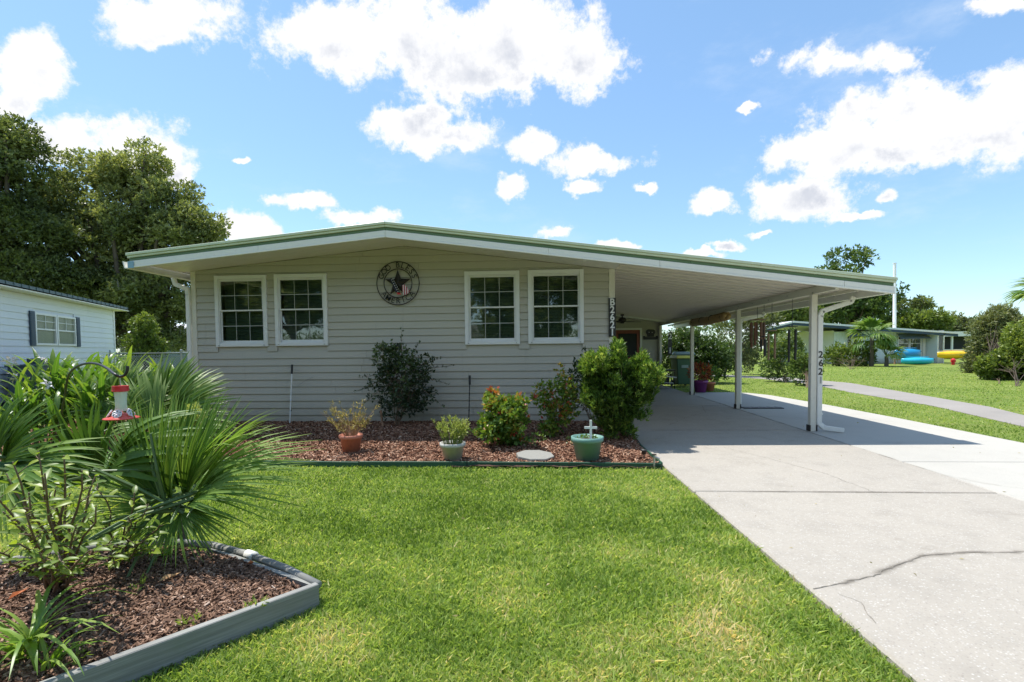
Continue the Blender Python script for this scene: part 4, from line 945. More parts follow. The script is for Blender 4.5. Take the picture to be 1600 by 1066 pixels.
sk = thing('wooden_stake', 'short reddish wooden stake standing at the foot of dark shrub', 'stake', (-2.66, 8.35, .1)); MB().beam((0, 0, -.03), (-.035, .0, .30), .035, .012, up=(0, 1, 0)).build('stake_shaft', 'stake', sk); MB().beam((.01, -.012, .20), (.20, -.012, .19), .006, .02, up=(0, 1, 0)).build('crosspiece', 'stake', sk)
so = thing('solar_light', 'small black solar stake light near the driveway end of mulch', 'garden light', (1.20, 6.15, .035))
MB().tube([(0, 0, 0), (0, 0, .09)], .008, 6).build('stem', 'black', so); MB().lathe([(0, .15), (.035, .145), (.04, .13), (.028, .125), (.026, .09), (0, .085)], 12).build('lamp_head', 'blackpl', so, smooth=True)
sh = thing('hose_bib', 'small metal tap standing at the corner of mulch and driveway', 'tap', (1.27, 5.92, .02)); MB().tube([(0, 0, 0), (0, 0, .12)], .012, 8).build('riser', 'steel', sh); MB().tube([(0, 0, .12), (.06, -.02, .10)], .012, 8).build('nozzle', 'steel', sh); MB().lathe([(0, .15), (.028, .15), (.028, .14), (0, .14)], 10).build('knob', 'bronze', sh)
# shepherd hook and hummingbird feeder
fY = 3.0
hk = thing('shepherd_hook', 'black iron shepherd hook standing in the foreground flower bed', 'garden hook', tuple(G(78, 770, .08)[:2])+(.08,))
hb = np.array(hk.location)
path = [(78, 770), (83, 715), (93, 660), (101, 620), (106, 590), (117, 575), (135, 568), (153, 569), (168, 576), (178, 584), (187, 588.5), (195, 586), (199, 578), (199, 572)]
hy = float(hb[1]); pth = []
for i, (a, b) in enumerate(path): q = W(a, b, hy+(fY-hy)*min(1, i/9)); pth.append(q-hb)
pth[0] = np.array([0, 0, -.05])
pth = [pth[0]]+[np.array((Vector(pth[max(i-1,0)])*(-.5*u+u*u-.5*u**3)+Vector(pth[i])*(1-2.5*u*u+1.5*u**3)+Vector(pth[i+1])*(.5*u+2*u*u-1.5*u**3)+Vector(pth[min(i+2,len(pth)-1)])*(-.5*u*u+.5*u**3))) for i in range(len(pth)-1) for u in (.25, .5, .75, 1)]
MB().tube(pth, .0085, 8).build('hook_rod', 'black', hk, smooth=True)
fc = W(188, 603, fY); s_ = .19/(54/800*fY)*(54/800*fY)
fd = thing('hummingbird_feeder', 'hummingbird feeder with red cap and white flower ports on black hook', 'bird feeder', tuple(fc-[0, 0, .2]))
k = fY/800
def px(v): return v*k
MB().lathe([(0, .2), (px(11.5), .2), (px(11.5), .2-px(7)), (px(12), .2-px(8)), (px(10), .2-px(9.5)), (0, .2-px(9.5))], 20).build('cap', 'red', fd, smooth=False)
MB().lathe([(px(9.5), .2-px(9)), (px(8.3), .2-px(20)), (px(7.8), .2-px(28)), (px(8.6), .2-px(40)), (px(6), .2-px(42))], 20).build('bottle', 'clear', fd, smooth=True)
MB().lathe([(0, .2-px(44)), (px(13), .2-px(46)), (px(15), .2-px(49)), (px(25), .2-px(52.5)), (px(25.5), .2-px(54)), (px(12), .2-px(54.5)), (0, .2-px(55))], 24).build('base_dish', 'redpink', fd, smooth=True)
MB().tube([(0, 0, .2), (0, 0, .2+px(15))], .0025, 5).build('hanger', 'steel', fd)
for j in range(5):
    a = j*2*PI/5-PI/2+.35; fl = MB(); cx_, cy_ = px(14)*math.cos(a), px(14)*math.sin(a)
    for q in range(6):
        b = q*PI/3; fl.lathe([(0, 0), (px(3.2), px(1.2)), (px(3.6), px(2.6)), (px(2.2), px(3.2))], 7, (px(4)*math.cos(b), px(4)*math.sin(b), 0))
    o = fl.build('flower_port', 'petal', fd, rot=(0, .95, 0)); o.matrix_local = Matrix.Translation((cx_, cy_, .2-px(46))) @ Matrix.Rotation(a, 4, 'Z') @ Matrix.Rotation(1.0, 4, 'Y')
    o2 = MB().lathe([(0, px(4.2)), (px(2), px(3.4)), (px(2.4), 0)], 8).build('port_centre', 'red', fd); o2.matrix_local = o.matrix_local.copy()
for lab, pxl, m_, s2, rz in (('large tan fallen leaf curled on the mulch behind the board', (266, 909), 'dead_tan', .055, .6), ('small orange fallen leaf by the round edging', (392, 887), 'dead_orange', .04, -.5), ('rust coloured fallen leaf beneath the yellow green shrub', (30, 935), 'dead_orange', .045, 1.2)):
    g0 = G(*pxl, .10); lf = MB(); L = s2
    lf.add([(-L, 0, 0), (-L*.4, -L*.35, .015), (-L*.3, 0, .004), (-L*.4, L*.35, .02), (L*.4, -L*.3, .02), (L*.4, 0, .006), (L*.4, L*.3, .012), (L, 0, .02)], [(0,1,2),(0,2,3),(1,4,5,2),(2,5,6,3),(4,7,5),(5,7,6)])
    o = lf.build('fallen_leaf', m_, loc_ := None); o.location = (g0[0], g0[1], .118); o.rotation_euler = (.15, -.1, rz); tag(o, lab, 'leaf')
# ------------------------------------------------------------------ planting by the house
def np_arr(*a): return np.array(a, float)
def foliage_part(parent, V, t, m, name='foliage', nper=4, stuff=True):
    o = link(name, np_mesh(name, V, nper, t), m, parent)
    o.matrix_parent_inverse = Matrix.Translation(-Vector(parent.location))
    if stuff: o['kind'] = 'stuff'
    return o
def own_np(o, parent): return o
def tufts(L_, n, r, seed, up=1.5):       # small uneven clumps round the outline of the main masses
    q = np.random.default_rng(seed); out = list(L_)
    for i in range(n):
        b = L_[q.integers(len(L_))]; a = q.uniform(0, 2*PI); k = q.uniform(.8, 1.22)
        out.append((b[0]+math.cos(a)*b[2]*k, b[1]-abs(math.sin(a))*b[3]*k if q.random() < .7 else b[1]+math.sin(a)*b[3]*k*.9, r*q.uniform(.5, 1.1), r*up*q.uniform(.5, 1.2), q.uniform(-.3, .3)))
    return out
def shrub(name, label, cat, base, blobs, n, k, L, Wd, m, spread=.7, up=.5, stems=7, shell=.4, gap=.0, gf=4, group=None, stem_r=.010, tfun=None, stem_m='stem', along=.5, seed=2):
    s = thing(name, label, cat, base, group=group); base = np.array(base, float)
    P, d = blob_points(blobs, n, shell, gap, gf, seed); ax = unit(d+[0, 0, up])
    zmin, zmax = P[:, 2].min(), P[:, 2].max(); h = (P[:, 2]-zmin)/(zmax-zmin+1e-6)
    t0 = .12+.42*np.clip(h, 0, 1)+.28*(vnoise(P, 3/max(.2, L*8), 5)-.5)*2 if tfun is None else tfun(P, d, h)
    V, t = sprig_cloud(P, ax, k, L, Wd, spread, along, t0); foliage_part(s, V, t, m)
    mb = MB(); pick = rng.choice(len(P), min(len(P), stems*4), replace=False)
    for i in range(stems):
        a = random.uniform(0, 2*PI); b0 = base+[math.cos(a)*.04*L*10, math.sin(a)*.04*L*10, 0]; tops = P[pick[i*4:(i+1)*4]]
        if not len(tops): break
        mid = b0*.45+tops.mean(0)*.55
        mb.tube([b0-base, (b0*.6+mid*.4)+rng.normal(0, .02, 3)-base, mid-base], [stem_r, stem_r*.8, stem_r*.6], 5)
        for q in tops: mb.tube([mid-base, (mid+q)/2+rng.normal(0, .03, 3)-base, q-base], [stem_r*.6, stem_r*.4, stem_r*.2], 4)
    mb.build('stem', stem_m, s); return s
def blobs_px(L_, Y, dy=1.0):           # (px, py, rx px, ry px[, depth offset]) -> ellipsoids at depth Y
    out = []
    for b in L_:
        y = Y+(b[4] if len(b) > 4 else 0); c = W(b[0], b[1], y); k = y/FOC
        out.append((c[0], c[1], c[2], b[2]*k, max(b[2], b[3])*.85*k*dy, b[3]*k))
    return out
# dark wiry shrub by the wall
db = (-2.45, 8.42, .1)
s = shrub('shrub', 'dark glossy leaved wiry shrub against the siding between the window pairs', 'shrub', db,
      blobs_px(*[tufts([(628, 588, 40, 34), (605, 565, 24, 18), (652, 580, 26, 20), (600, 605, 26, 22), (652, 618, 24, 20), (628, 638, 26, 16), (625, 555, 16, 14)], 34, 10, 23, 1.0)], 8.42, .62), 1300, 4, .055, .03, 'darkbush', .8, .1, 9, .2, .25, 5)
P = []; A = []; mb = MB(); bb = np.array(db)
for tx, ty in ((556, 612), (562, 590), (705, 572), (700, 600), (627, 518), (590, 540), (690, 634), (570, 630), (655, 535), (688, 560)):
    a_ = W(628, 595, 8.42); e_ = W(tx, ty, 8.42+random.uniform(-.2, .1)); mdl = (a_+e_)/2+[0, 0, .08]
    mb.tube([a_-bb, mdl-bb, e_-bb], [.005, .004, .002], 4)
    for q in np.linspace(.35, 1, 12): P.append(mdl*(1-abs(2*q-1))+(a_ if q < .5 else e_)*abs(2*q-1)+rng.normal(0, .012, 3)); A.append(unit(e_-a_))
mb.build('shoot', 'stem', s); V, t = sprig_cloud(np.array(P), np.array(A), 3, .042, .022, .8); foliage_part(s, V, t, 'darkbush')
# round croton, open flowering shrub
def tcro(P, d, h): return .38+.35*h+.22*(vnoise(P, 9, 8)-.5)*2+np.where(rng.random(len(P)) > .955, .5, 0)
c0 = (-.50, 6.88, .1)
shrub('shrub', 'low round leafy green shrub with reddish blooms, nearest the grey pot', 'shrub', c0,
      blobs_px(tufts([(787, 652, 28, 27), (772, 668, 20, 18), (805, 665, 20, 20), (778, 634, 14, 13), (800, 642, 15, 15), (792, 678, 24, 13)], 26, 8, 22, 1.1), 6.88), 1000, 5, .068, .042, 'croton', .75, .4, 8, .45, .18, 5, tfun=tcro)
c1 = (.20, 7.45, .1)
shrub('shrub', 'open leggy shrub with red tipped leaves between two fuller shrubs', 'shrub', c1,
      blobs_px([(866, 650, 17, 20), (880, 604, 17, 15), (852, 608, 11, 10), (846, 625, 12, 10), (890, 622, 14, 12), (876, 640, 16, 14), (860, 668, 16, 10), (876, 578, 6, 5), (893, 648, 9, 9)], 7.45, .9), 430, 5, .062, .036, 'croton', .8, .3, 7, .2, .15, 6, stem_r=.008, tfun=lambda P, d, h: tcro(P, d, h)+.05)
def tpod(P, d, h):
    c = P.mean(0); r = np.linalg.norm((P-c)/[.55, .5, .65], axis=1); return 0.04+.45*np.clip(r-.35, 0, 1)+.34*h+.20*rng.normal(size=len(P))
shrub('shrub', 'big dense bright green shrub standing at the carport corner of house', 'shrub', (1.02, 7.30, .1),
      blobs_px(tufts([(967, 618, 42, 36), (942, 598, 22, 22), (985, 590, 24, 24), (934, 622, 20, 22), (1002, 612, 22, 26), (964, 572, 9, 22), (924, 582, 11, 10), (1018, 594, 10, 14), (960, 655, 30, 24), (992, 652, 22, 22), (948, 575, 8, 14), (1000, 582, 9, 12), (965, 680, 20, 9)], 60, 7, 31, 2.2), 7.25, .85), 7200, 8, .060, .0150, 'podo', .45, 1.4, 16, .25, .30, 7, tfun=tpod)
# dark filler plant behind it
shrub('shrub', 'dark small leaved plant half hidden behind the big bright green shrub', 'shrub', (.80, 8.2, .1), blobs_px([(905, 590, 14, 26), (912, 560, 9, 12), (908, 615, 12, 22)], 8.2), 160, 4, .06, .03, 'darkbush', stems=3)
shrub('groundcover_plant', 'low green seedlings in the mulch beside the stepping stone', 'plant', (-.25, 6.3, .09), blobs_px([(842, 683, 8, 4), (735, 676, 10, 4), (892, 690, 7, 5), (826, 690, 10, 5)], 6.6), 70, 4, .035, .016, 'croton', stems=0)

# fan palms --------------------------------------------------------
def fan_mesh(R, nseg, spread, droop, wmax, tint, m, seed, cup=.12, ns=6):
    r = np.random.default_rng(seed); vs = []; fs = []; ti = []; ac = []
    for i in range(nseg):
        u = (i+.5)/nseg*2-1; th = u*math.radians(spread)+r.normal(0, .015); Lb = R*(1-.22*abs(u)**2)*r.uniform(.9, 1.06)
        dr = droop*r.uniform(.6, 1.5); side = r.normal(0, .05); tt = np.clip(tint+r.normal(0, .12), 0, 1); b0 = len(vs)
        for j in range(ns+1):
            t = j/ns; rad = Lb*t; zf = cup*Lb*abs(u)*t-dr*Lb*max(0, t-.35)**2*1.6
            c = np.array([math.sin(th+side*t*t)*rad, math.cos(th+side*t*t)*rad*(1-.1*dr*t*t), zf])
            w = wmax*(min(1, .22+t*2.4) if t < .42 else max(.05, 1-((t-.42)/.58)**1.7))*.5
            p = np.array([math.cos(th), -math.sin(th), 0])*w
            vs += [tuple(c-p+[0, 0, w*.45]), tuple(c), tuple(c+p+[0, 0, w*.45])]; ti += [tt+.18*t]*3; ac += [1, 0, 1]
        for j in range(ns): b = b0+j*3; fs += [(b, b+1, b+4, b+3), (b+1, b+2, b+5, b+4)]
    me = bpy.data.meshes.new('fan'); me.from_pydata(vs, [], fs); a = me.attributes.new('tint', 'FLOAT', 'POINT'); a.data.foreach_set('value', [float(min(1, max(0, x))) for x in ti])
    me.materials.append(M[m]); me.shade_smooth(); return me
def fan_palm(label, basep, fr, m, group=None, wk=1.0, name='fan_palm', nseg=26, petr=.009, tint=.4):
    s = thing(name, label, 'palm', tuple(basep), group=group); B_ = np.array(basep, float)
    for k, (hx, hy, hY, tx, ty, tY, spr, dr) in enumerate(fr):
        h = W(hx, hy, hY); t = W(tx, ty, tY); ax = t-h; R = float(np.linalg.norm(ax))*1.16; y = unit(ax)
        v = unit(np.array([0, -.75, .66])+rng.normal(0, .22, 3)); z = unit(v-y*(v@y)); x = np.cross(y, z)
        me = fan_mesh(R, nseg, spr, dr, R*.060*wk, tint+random.uniform(-.15, .2), m, 100+k)
        f = link('frond', me, None, s); f.matrix_local = Matrix(((x[0], y[0], z[0], h[0]-B_[0]), (x[1], y[1], z[1], h[1]-B_[1]), (x[2], y[2], z[2], h[2]-B_[2]), (0, 0, 0, 1)))
        pe = MB(); q0 = B_+rng.normal(0, .03, 3)*[1, 1, 0]; md_ = (q0+h)/2+[0, 0, .04]-y*.02
        pe.tube([q0, md_, h-y*.01, h+y*R*.12], [petr*1.5, petr, petr*.8, petr*.3], 6)
        inv = f.matrix_local.inverted(); o = pe.build('petiole', 'gstem', f); o.matrix_local = inv @ Matrix.Translation(-Vector(B_))
    return s
fan_palm('young fan palm with long dark green blades in the boarded corner bed', G(284, 850, .09), [
    (262, 775, 3.12, 238, 640, 2.95, 24, .12), (278, 762, 3.2, 285, 622, 3.35, 22, .10), (294, 760, 3.14, 338, 628, 3.1, 20, .15), (302, 758, 3.08, 392, 640, 3.0, 20, .35),
    (305, 768, 3.02, 425, 680, 2.95, 22, .6), (256, 785, 3.1, 150, 712, 3.0, 26, .22), (252, 792, 3.05, 140, 782, 2.85, 28, .2), (270, 780, 3.3, 196, 668, 3.5, 26, .25),
    (296, 775, 3.35, 372, 700, 3.7, 30, .5), (292, 790, 2.98, 352, 752, 2.8, 24, .9), (250, 798, 2.98, 188, 856, 2.8, 26, .3), (268, 790, 3.0, 262, 668, 2.85, 20, .15), (288, 780, 3.1, 312, 662, 2.9, 18, .2), (272, 768, 3.25, 262, 630, 3.4, 18, .1), (300, 762, 3.2, 362, 636, 3.3, 18, .25), (248, 780, 3.15, 205, 640, 3.2, 22, .2), (306, 775, 3.0, 400, 716, 2.8, 22, .8), (282, 800, 2.95, 300, 866, 2.75, 40, .2), (266, 802, 2.95, 236, 868, 2.75, 34, .2), (296, 795, 3.0, 345, 838, 2.85, 24, .3)], 'palm', wk=.44, nseg=18)
fan_palm('tall upright fan palm leaf cluster beneath the hummingbird feeder', G(152, 842, .09), [
    (158, 745, 3.2, 118, 632, 3.1, 34, .15), (164, 742, 3.15, 250, 652, 3.0, 30, .8), (150, 755, 3.3, 50, 700, 3.2, 40, .3), (165, 760, 3.4, 200, 690, 3.7, 30, .3)], 'palm', wk=1.15, nseg=15, tint=.35)
fan_palm('low dark fan palm spreading at the outer end of corner bed', G(-20, 860, .09), [
    (2, 722, 3.0, 62, 655, 2.9, 30, .3), (-8, 718, 3.0, 5, 625, 3.0, 34, .3), (10, 730, 2.95, 112, 722, 2.8, 26, .35), (5, 735, 2.9, 60, 800, 2.7, 34, .25), (-20, 725, 3.1, -110, 690, 3.2, 44, .3)], 'palm', wk=.8, nseg=18, tint=.35)
fan_palm('pale green fan palm close to the end of fence and house corner', tuple(G(262, 700, .08)), [
    (252, 652, 6.4, 282, 560, 6.5, 34, .2), (262, 655, 6.3, 322, 600, 6.2, 32, .5), (245, 660, 6.2, 208, 588, 6.2, 36, .3), (265, 668, 6.2, 335, 655, 6.0, 34, .6), (248, 668, 6.1, 182, 650, 6.0, 40, .4), (258, 662, 6.5, 250, 590, 6.7, 46, .4), (270, 660, 6.6, 308, 575, 6.9, 36, .5)], 'palmlight', wk=1.2, nseg=22, tint=.55)
fan_palm('pale fan palm between the strap leaved plants and the feeder', tuple(G(205, 705, .08)), [
    (195, 640, 6.6, 165, 568, 6.6, 38, .35), (205, 640, 6.6, 232, 572, 6.8, 34, .3), (190, 655, 6.4, 128, 628, 6.3, 36, .6), (210, 655, 6.3, 262, 622, 6.2, 34, .6), (200, 662, 6.2, 205, 612, 6.0, 46, .4)], 'palmlight', wk=1.2, nseg=20, tint=.6)

MB().tube([(0, 0, -.05), (.012, 0, .10), (.0, .0, .20)], [.034, .026, .02], 8).build('trunk', 'bark', [o for o in COL.objects if o.name == 'fan_palm'][0], smooth=True)
shrub('yellow_plant', 'small upright yellow leaved plant glimpsed behind the main fan palm', 'plant', (-3.9, 5.3, .0), blobs_px([(296, 665, 9, 26), (288, 680, 10, 16), (304, 650, 6, 14)], 5.3), 260, 4, .05, .022, 'succ', up=1., stems=3)
# strap leaved mass with white flowers
LM = [leaf_mesh('strap', random.uniform(.36, .55), random.uniform(.055, .085), random.uniform(.15, .9), 6, .22, (.25, .8), 'canna') for _ in range(8)]
FLW = MB()
for q in range(5):
    a = q*2*PI/5; FLW.add([(0, 0, 0), (.05*math.cos(a-.4), .05*math.sin(a-.4), .035), (.10*math.cos(a), .10*math.sin(a), .02), (.05*math.cos(a+.4), .05*math.sin(a+.4), .035)], [(0, 1, 2, 3)])
FLm = FLW.mesh('bloom')
def strap_clump(label, bx, by, nst, hts, rad, flowers=(), m=None):
    s = thing('ginger_clump', label, 'plant', (bx, by, .08), group='strap leaved clumps beside the fan palms'); st = MB()
    for k in range(nst):
        a = random.uniform(0, 2*PI); r = rad*math.sqrt(random.random()); x, y = r*math.cos(a), r*math.sin(a)*.7; Hh = random.uniform(*hts); lx_, ly_ = random.gauss(0, .10)+x*.25, random.gauss(0, .08)
        st.tube([(x, y, -.02), (x+lx_*.4, y+ly_*.4, Hh*.5), (x+lx_, y+ly_, Hh*.92)], [.009, .008, .004], 5); nl = random.randint(5, 7)
        for q in range(nl):
            u = .28+.70*q/(nl-1); o = link('leaf', random.choice(LM), None, s); az = (q*PI+random.gauss(0, .5))+a
            o.location = (x+lx_*u, y+ly_*u, Hh*u*.92); o.rotation_euler = (0, random.uniform(.25, .75)*(1.2-.6*u), az); o.scale = (1, 1, random.uniform(.75, 1.15)) if True else 1
    st.build('stalk', 'gstem', s)
    for (px_, py_) in flowers:
        c = W(px_, py_, by-.1)-[bx, by, .08]; f = link('flower', FLm, 'petal', s); f.location = c; f.rotation_euler = (random.uniform(.3, 1.2), random.uniform(-.5, .5), random.uniform(0, 6))
        f2 = link('flower', FLm, None, s); f2.location = c+[.05, 0, -.03]; f2.rotation_euler = (1.3, .3, random.uniform(0, 6))
    return s
strap_clump('strap leaved green clump with two white flowers at the outer edge', -7.0, 6.9, 20, (.75, 1.15), .42, [(16, 565), (20, 588)])
strap_clump('tall strap leaved green clump with one white flower below the neighbour window', -6.35, 7.0, 20, (.80, 1.20), .40, [(64, 563)])
strap_clump('strap leaved green clump with a pale flower low on its stalk', -5.95, 6.5, 15, (.6, 1.0), .34, [(72, 602)])
strap_clump('leaning strap leaved clump touching the pale fan palm', -5.55, 7.1, 14, (.65, 1.0), .34)
strap_clump('rear strap leaved clump farthest from the lawn', -7.4, 8.1, 12, (.8, 1.15), .4)
strap_clump('short strap leaved clump nearest the lawn', -6.8, 6.35, 12, (.45, .8), .36)

# sprawling yellow green shrub in front, each big leaf its own
def bez(a, b, lift, n=6, jit=.01):
    out = []
    for i in range(n):
        t = i/(n-1); out.append(a*(1-t)+b*t+np.array([0, 0, lift*math.sin(PI*t)])+rng.normal(0, jit, 3)*(0 < i < n-1))
    return out
def oval_leaf(L, Wd, m, tint):
    vs = []; ac = []; prof = [(0, .06), (.2, .7), (.45, 1), (.7, .78), (.9, .34), (1, .02)]
    bend = random.uniform(.1, .4)
    for t, w in prof:
        z = -bend*L*t*t; vs += [(-Wd*w*.5, L*t, z+Wd*w*.16), (0, L*t, z), (Wd*w*.5, L*t, z+Wd*w*.16)]; ac += [1, 0, 1]
    fs = []
    for i in range(5): b = i*3; fs += [(b, b+1, b+4, b+3), (b+1, b+2, b+5, b+4)]
    me = bpy.data.meshes.new('oval'); me.from_pydata(vs, [], fs)
    a = me.attributes.new('tint', 'FLOAT', 'POINT'); a.data.foreach_set('value', [tint]*len(vs)); b = me.attributes.new('across', 'FLOAT', 'POINT'); b.data.foreach_set('value', ac)
    me.materials.append(M[m]); me.shade_smooth(); return me
OV = [oval_leaf(random.uniform(.055, .095), random.uniform(.022, .036), 'yellowshrub', random.uniform(.1, .95)) for _ in range(14)]
def set_axes(o, loc, y, up):
    y = unit(np.array(y, float)); z = unit(up-y*(up@y)); x = np.cross(y, z)
    o.matrix_local = Matrix(((x[0], y[0], z[0], loc[0]), (x[1], y[1], z[1], loc[1]), (x[2], y[2], z[2], loc[2]), (0, 0, 0, 1)))
def leggy(label, base, tips, nl, name='shrub', keep=.35, sr=.011):
    s = thing(name, label, 'shrub', tuple(base)); B_ = np.array(base, float); mb = MB()
    for (tx, ty, tY) in tips:
        e = W(tx, ty, tY)-B_; pts = bez(rng.normal(0, .015, 3)*[1, 1, 0], e, random.uniform(-.02, .05), 7, .012); mb.tube(pts, list(np.linspace(sr, .003, 7)), 6)
        for q in range(nl):
            u = keep+(1-keep)*(q+random.random()*.6)/nl; i = min(5, int(u*6)); f = u*6-i; p = np.array(pts[i])*(1-f)+np.array(pts[i+1])*f; dirn = unit(np.array(pts[i+1])-np.array(pts[i]))
            a = q*2.4+random.gauss(0, .4); sd_ = np.array([math.cos(a), math.sin(a), random.uniform(-.1, .5)])
            tw = p+unit(sd_+dirn*.5)*random.uniform(.005, .06)
            if random.random() < .35: mb.tube([p, tw], [.003, .0015], 4)
            else: tw = p
            o = link('leaf', random.choice(OV), None, s); set_axes(o, tw, sd_+dirn*.5, np.array([random.gauss(0, .35), random.gauss(-.25, .35), 1.]))
            sc = random.uniform(.5, 1.1); o.scale = (sc, sc, sc)
    mb.build('stem', 'stem', s, smooth=True); return s
leggy('sprawling shrub of yellow green oval leaves on bare brown stems in corner bed', G(92, 925, .09), [
    (20, 722, 2.3), (60, 705, 2.25), (100, 712, 2.3), (128, 735, 2.2), (5, 800, 2.0), (45, 770, 2.1), (150, 790, 2.15), (88, 760, 2.4), (-25, 750, 2.2), (30, 850, 2.0), (120, 820, 2.1), (175, 850, 2.2), (70, 740, 2.0), (10, 740, 2.5), (40, 800, 1.9), (110, 770, 2.5), (150, 742, 2.5), (-10, 860, 2.1), (60, 860, 1.9), (140, 860, 2.0), (100, 880, 1.9)], 19)
leggy('smaller yellow green shrub with thin reddish twigs under the palm', G(190, 885, .09), [
    (150, 762, 2.75), (200, 808, 2.6), (232, 788, 2.7), (178, 838, 2.5), (215, 850, 2.6), (250, 820, 2.7), (160, 800, 2.9), (240, 860, 2.6), (210, 770, 2.7), (170, 870, 2.4), (130, 800, 2.6)], 15, sr=.006)
# small strap plants and the lily clump
LL = [leaf_mesh('blade_leaf', random.uniform(.24, .36), random.uniform(.018, .030), random.uniform(.4, 1.7), 7, .2, (.3, .8), 'lily') for _ in range(8)]
def blades(label, base, n, sc=1.0, name='lily_clump', lean=(.05, .5), m=None):
    s = thing(name, label, 'plant', tuple(base))
    for k in range(n):
        a = random.uniform(0, 2*PI); o = link('leaf', random.choice(LL), None, s); o.location = (random.gauss(0, .022)*sc, random.gauss(0, .022)*sc, 0); o.rotation_euler = (0, random.uniform(*lean), a); q = sc*random.uniform(.7, 1.2); o.scale = (sc, sc, q)
    return s
blades('bright green lily clump with arching strap leaves in the nearest mulch', G(45, 1032, .09), 34, 1.05)
blades('small lily shoot at the edge of the nearest lily clump', G(78, 1050, .09), 12, .8)
blades('low strap leaf tuft under the fan palm trunk', G(232, 868, .09), 26, .55)
blades('narrow green tuft directly in front of the fan palm base', G(262, 872, .09), 24, .45)
for lab, p in (('tiny weed sprout in the middle of corner bed mulch', (298, 975)), ('tiny weed sprout near the broad grey board', (400, 950)), ('tiny weed sprout close to the tan fallen leaf', (218, 918)), ('tiny weed sprout between the lily and shrub', (118, 1030))):
    g0 = G(*p, .11); s = thing('weed', lab, 'weed', tuple(g0), group='weeds in the corner bed')
    P_, d_ = blob_points([(g0[0], g0[1], g0[2]+.008, .03, .03, .012)], 14); V, t = sprig_cloud(P_, unit(d_+[0, 0, .8]), 3, .028, .010, .6); foliage_part(s, V, t, 'yellowshrub', stuff=False)

# ------------------------------------------------------------------ trees
def tree(name, label, base, blobs, nclump, nleaf, k, L, Wd, m, cr=(.7, 1.3), trunk=.3, group=None, flat=.7, shell=.35, limbs=14, moss=0, seed=1, tl=.0, fork=.35, cat='tree'):
    s = thing(name, label, cat, base, group=group); B_ = np.array(base, float)
    C_, d = blob_points(blobs, nclump, .5, 0, 1, seed); R_ = rng.uniform(*cr, nclump)
    cl = np.column_stack([C_, R_, R_, R_*flat]); P, dd = blob_points(cl, nleaf, shell, 0, 1, seed)
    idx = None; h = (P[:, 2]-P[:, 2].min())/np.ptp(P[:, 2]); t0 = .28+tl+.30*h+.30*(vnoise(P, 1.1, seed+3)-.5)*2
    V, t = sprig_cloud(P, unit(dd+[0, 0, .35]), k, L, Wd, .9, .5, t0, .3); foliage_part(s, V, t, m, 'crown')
    mb = MB(); top = np.array([b[:3] for b in blobs]).mean(0); f = B_+(top-B_)*fork; f[2] = B_[2]+(top[2]-B_[2])*fork
    mb.tube([B_-B_-[0, 0, .2], (f-B_)*.5+rng.normal(0, trunk*.2, 3)*[1, 1, 0], f-B_], [trunk*1.25, trunk, trunk*.8], 10); mb.build('trunk', 'bark', s, smooth=True)
    lm = MB(); pick = rng.choice(nclump, min(limbs, nclump), replace=False)
    for i in pick:
        e = C_[i]-B_; a = f-B_; mid = a*.5+e*.5+rng.normal(0, trunk*.8, 3)+[0, 0, -.1*np.linalg.norm(e-a)*0]
        lm.tube([a, a*.75+mid*.25+rng.normal(0, trunk*.2, 3), mid, e*.8+mid*.2+rng.normal(0, trunk*.3, 3), e], [trunk*.55, trunk*.45, trunk*.3, trunk*.18, trunk*.07], 6)
    lm.build('limb', 'bark', s, smooth=True)
    if moss:
        q = C_[rng.choice(nclump, moss)]; q = np.repeat(q, 14, 0)+rng.normal(0, .45, (moss*14, 3))*[1, 1, .35]; q[:, 2] -= .5
        dn = unit(np.tile([0., 0, -1], (len(q), 1))+rng.normal(0, .08, (len(q), 3))); V = leaves(q, dn, rng.uniform(.3, 1.1, len(q)), rng.uniform(.03, .09, len(q)), .05); foliage_part(s, V, rng.random(len(q)), 'moss', 'moss')
    return s
def gb(x, y): g0 = G(x, y); return tuple(g0)
o1 = W(215, 560, 27); tree('oak_tree', 'broad live oak with mossy limbs rising behind the house gutter', (float(o1[0]), 27, 0),
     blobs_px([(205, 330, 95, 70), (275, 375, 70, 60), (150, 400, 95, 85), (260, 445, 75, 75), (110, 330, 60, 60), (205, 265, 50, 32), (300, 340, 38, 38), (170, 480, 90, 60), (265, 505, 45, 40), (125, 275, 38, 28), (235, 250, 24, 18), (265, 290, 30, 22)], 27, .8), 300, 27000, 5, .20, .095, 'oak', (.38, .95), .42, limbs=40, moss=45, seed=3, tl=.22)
o2 = W(10, 560, 24); tree('oak_tree', 'tallest dark oak behind the white neighbour house', (float(o2[0]), 24, 0),
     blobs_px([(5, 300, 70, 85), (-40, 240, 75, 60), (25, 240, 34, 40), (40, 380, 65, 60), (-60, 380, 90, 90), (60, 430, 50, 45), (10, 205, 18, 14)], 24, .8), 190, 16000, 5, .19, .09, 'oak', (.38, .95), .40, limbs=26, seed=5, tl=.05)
tree('small_tree', 'small bright leafy tree behind the chain link fence', (float(W(228, 575, 21)[0]), 21, 0), blobs_px([(228, 540, 26, 26), (222, 515, 18, 16), (245, 550, 20, 18), (205, 555, 18, 14), (232, 500, 8, 9)], 21), 30, 1500, 5, .12, .06, 'farlight', (.15, .35), .06, limbs=10)
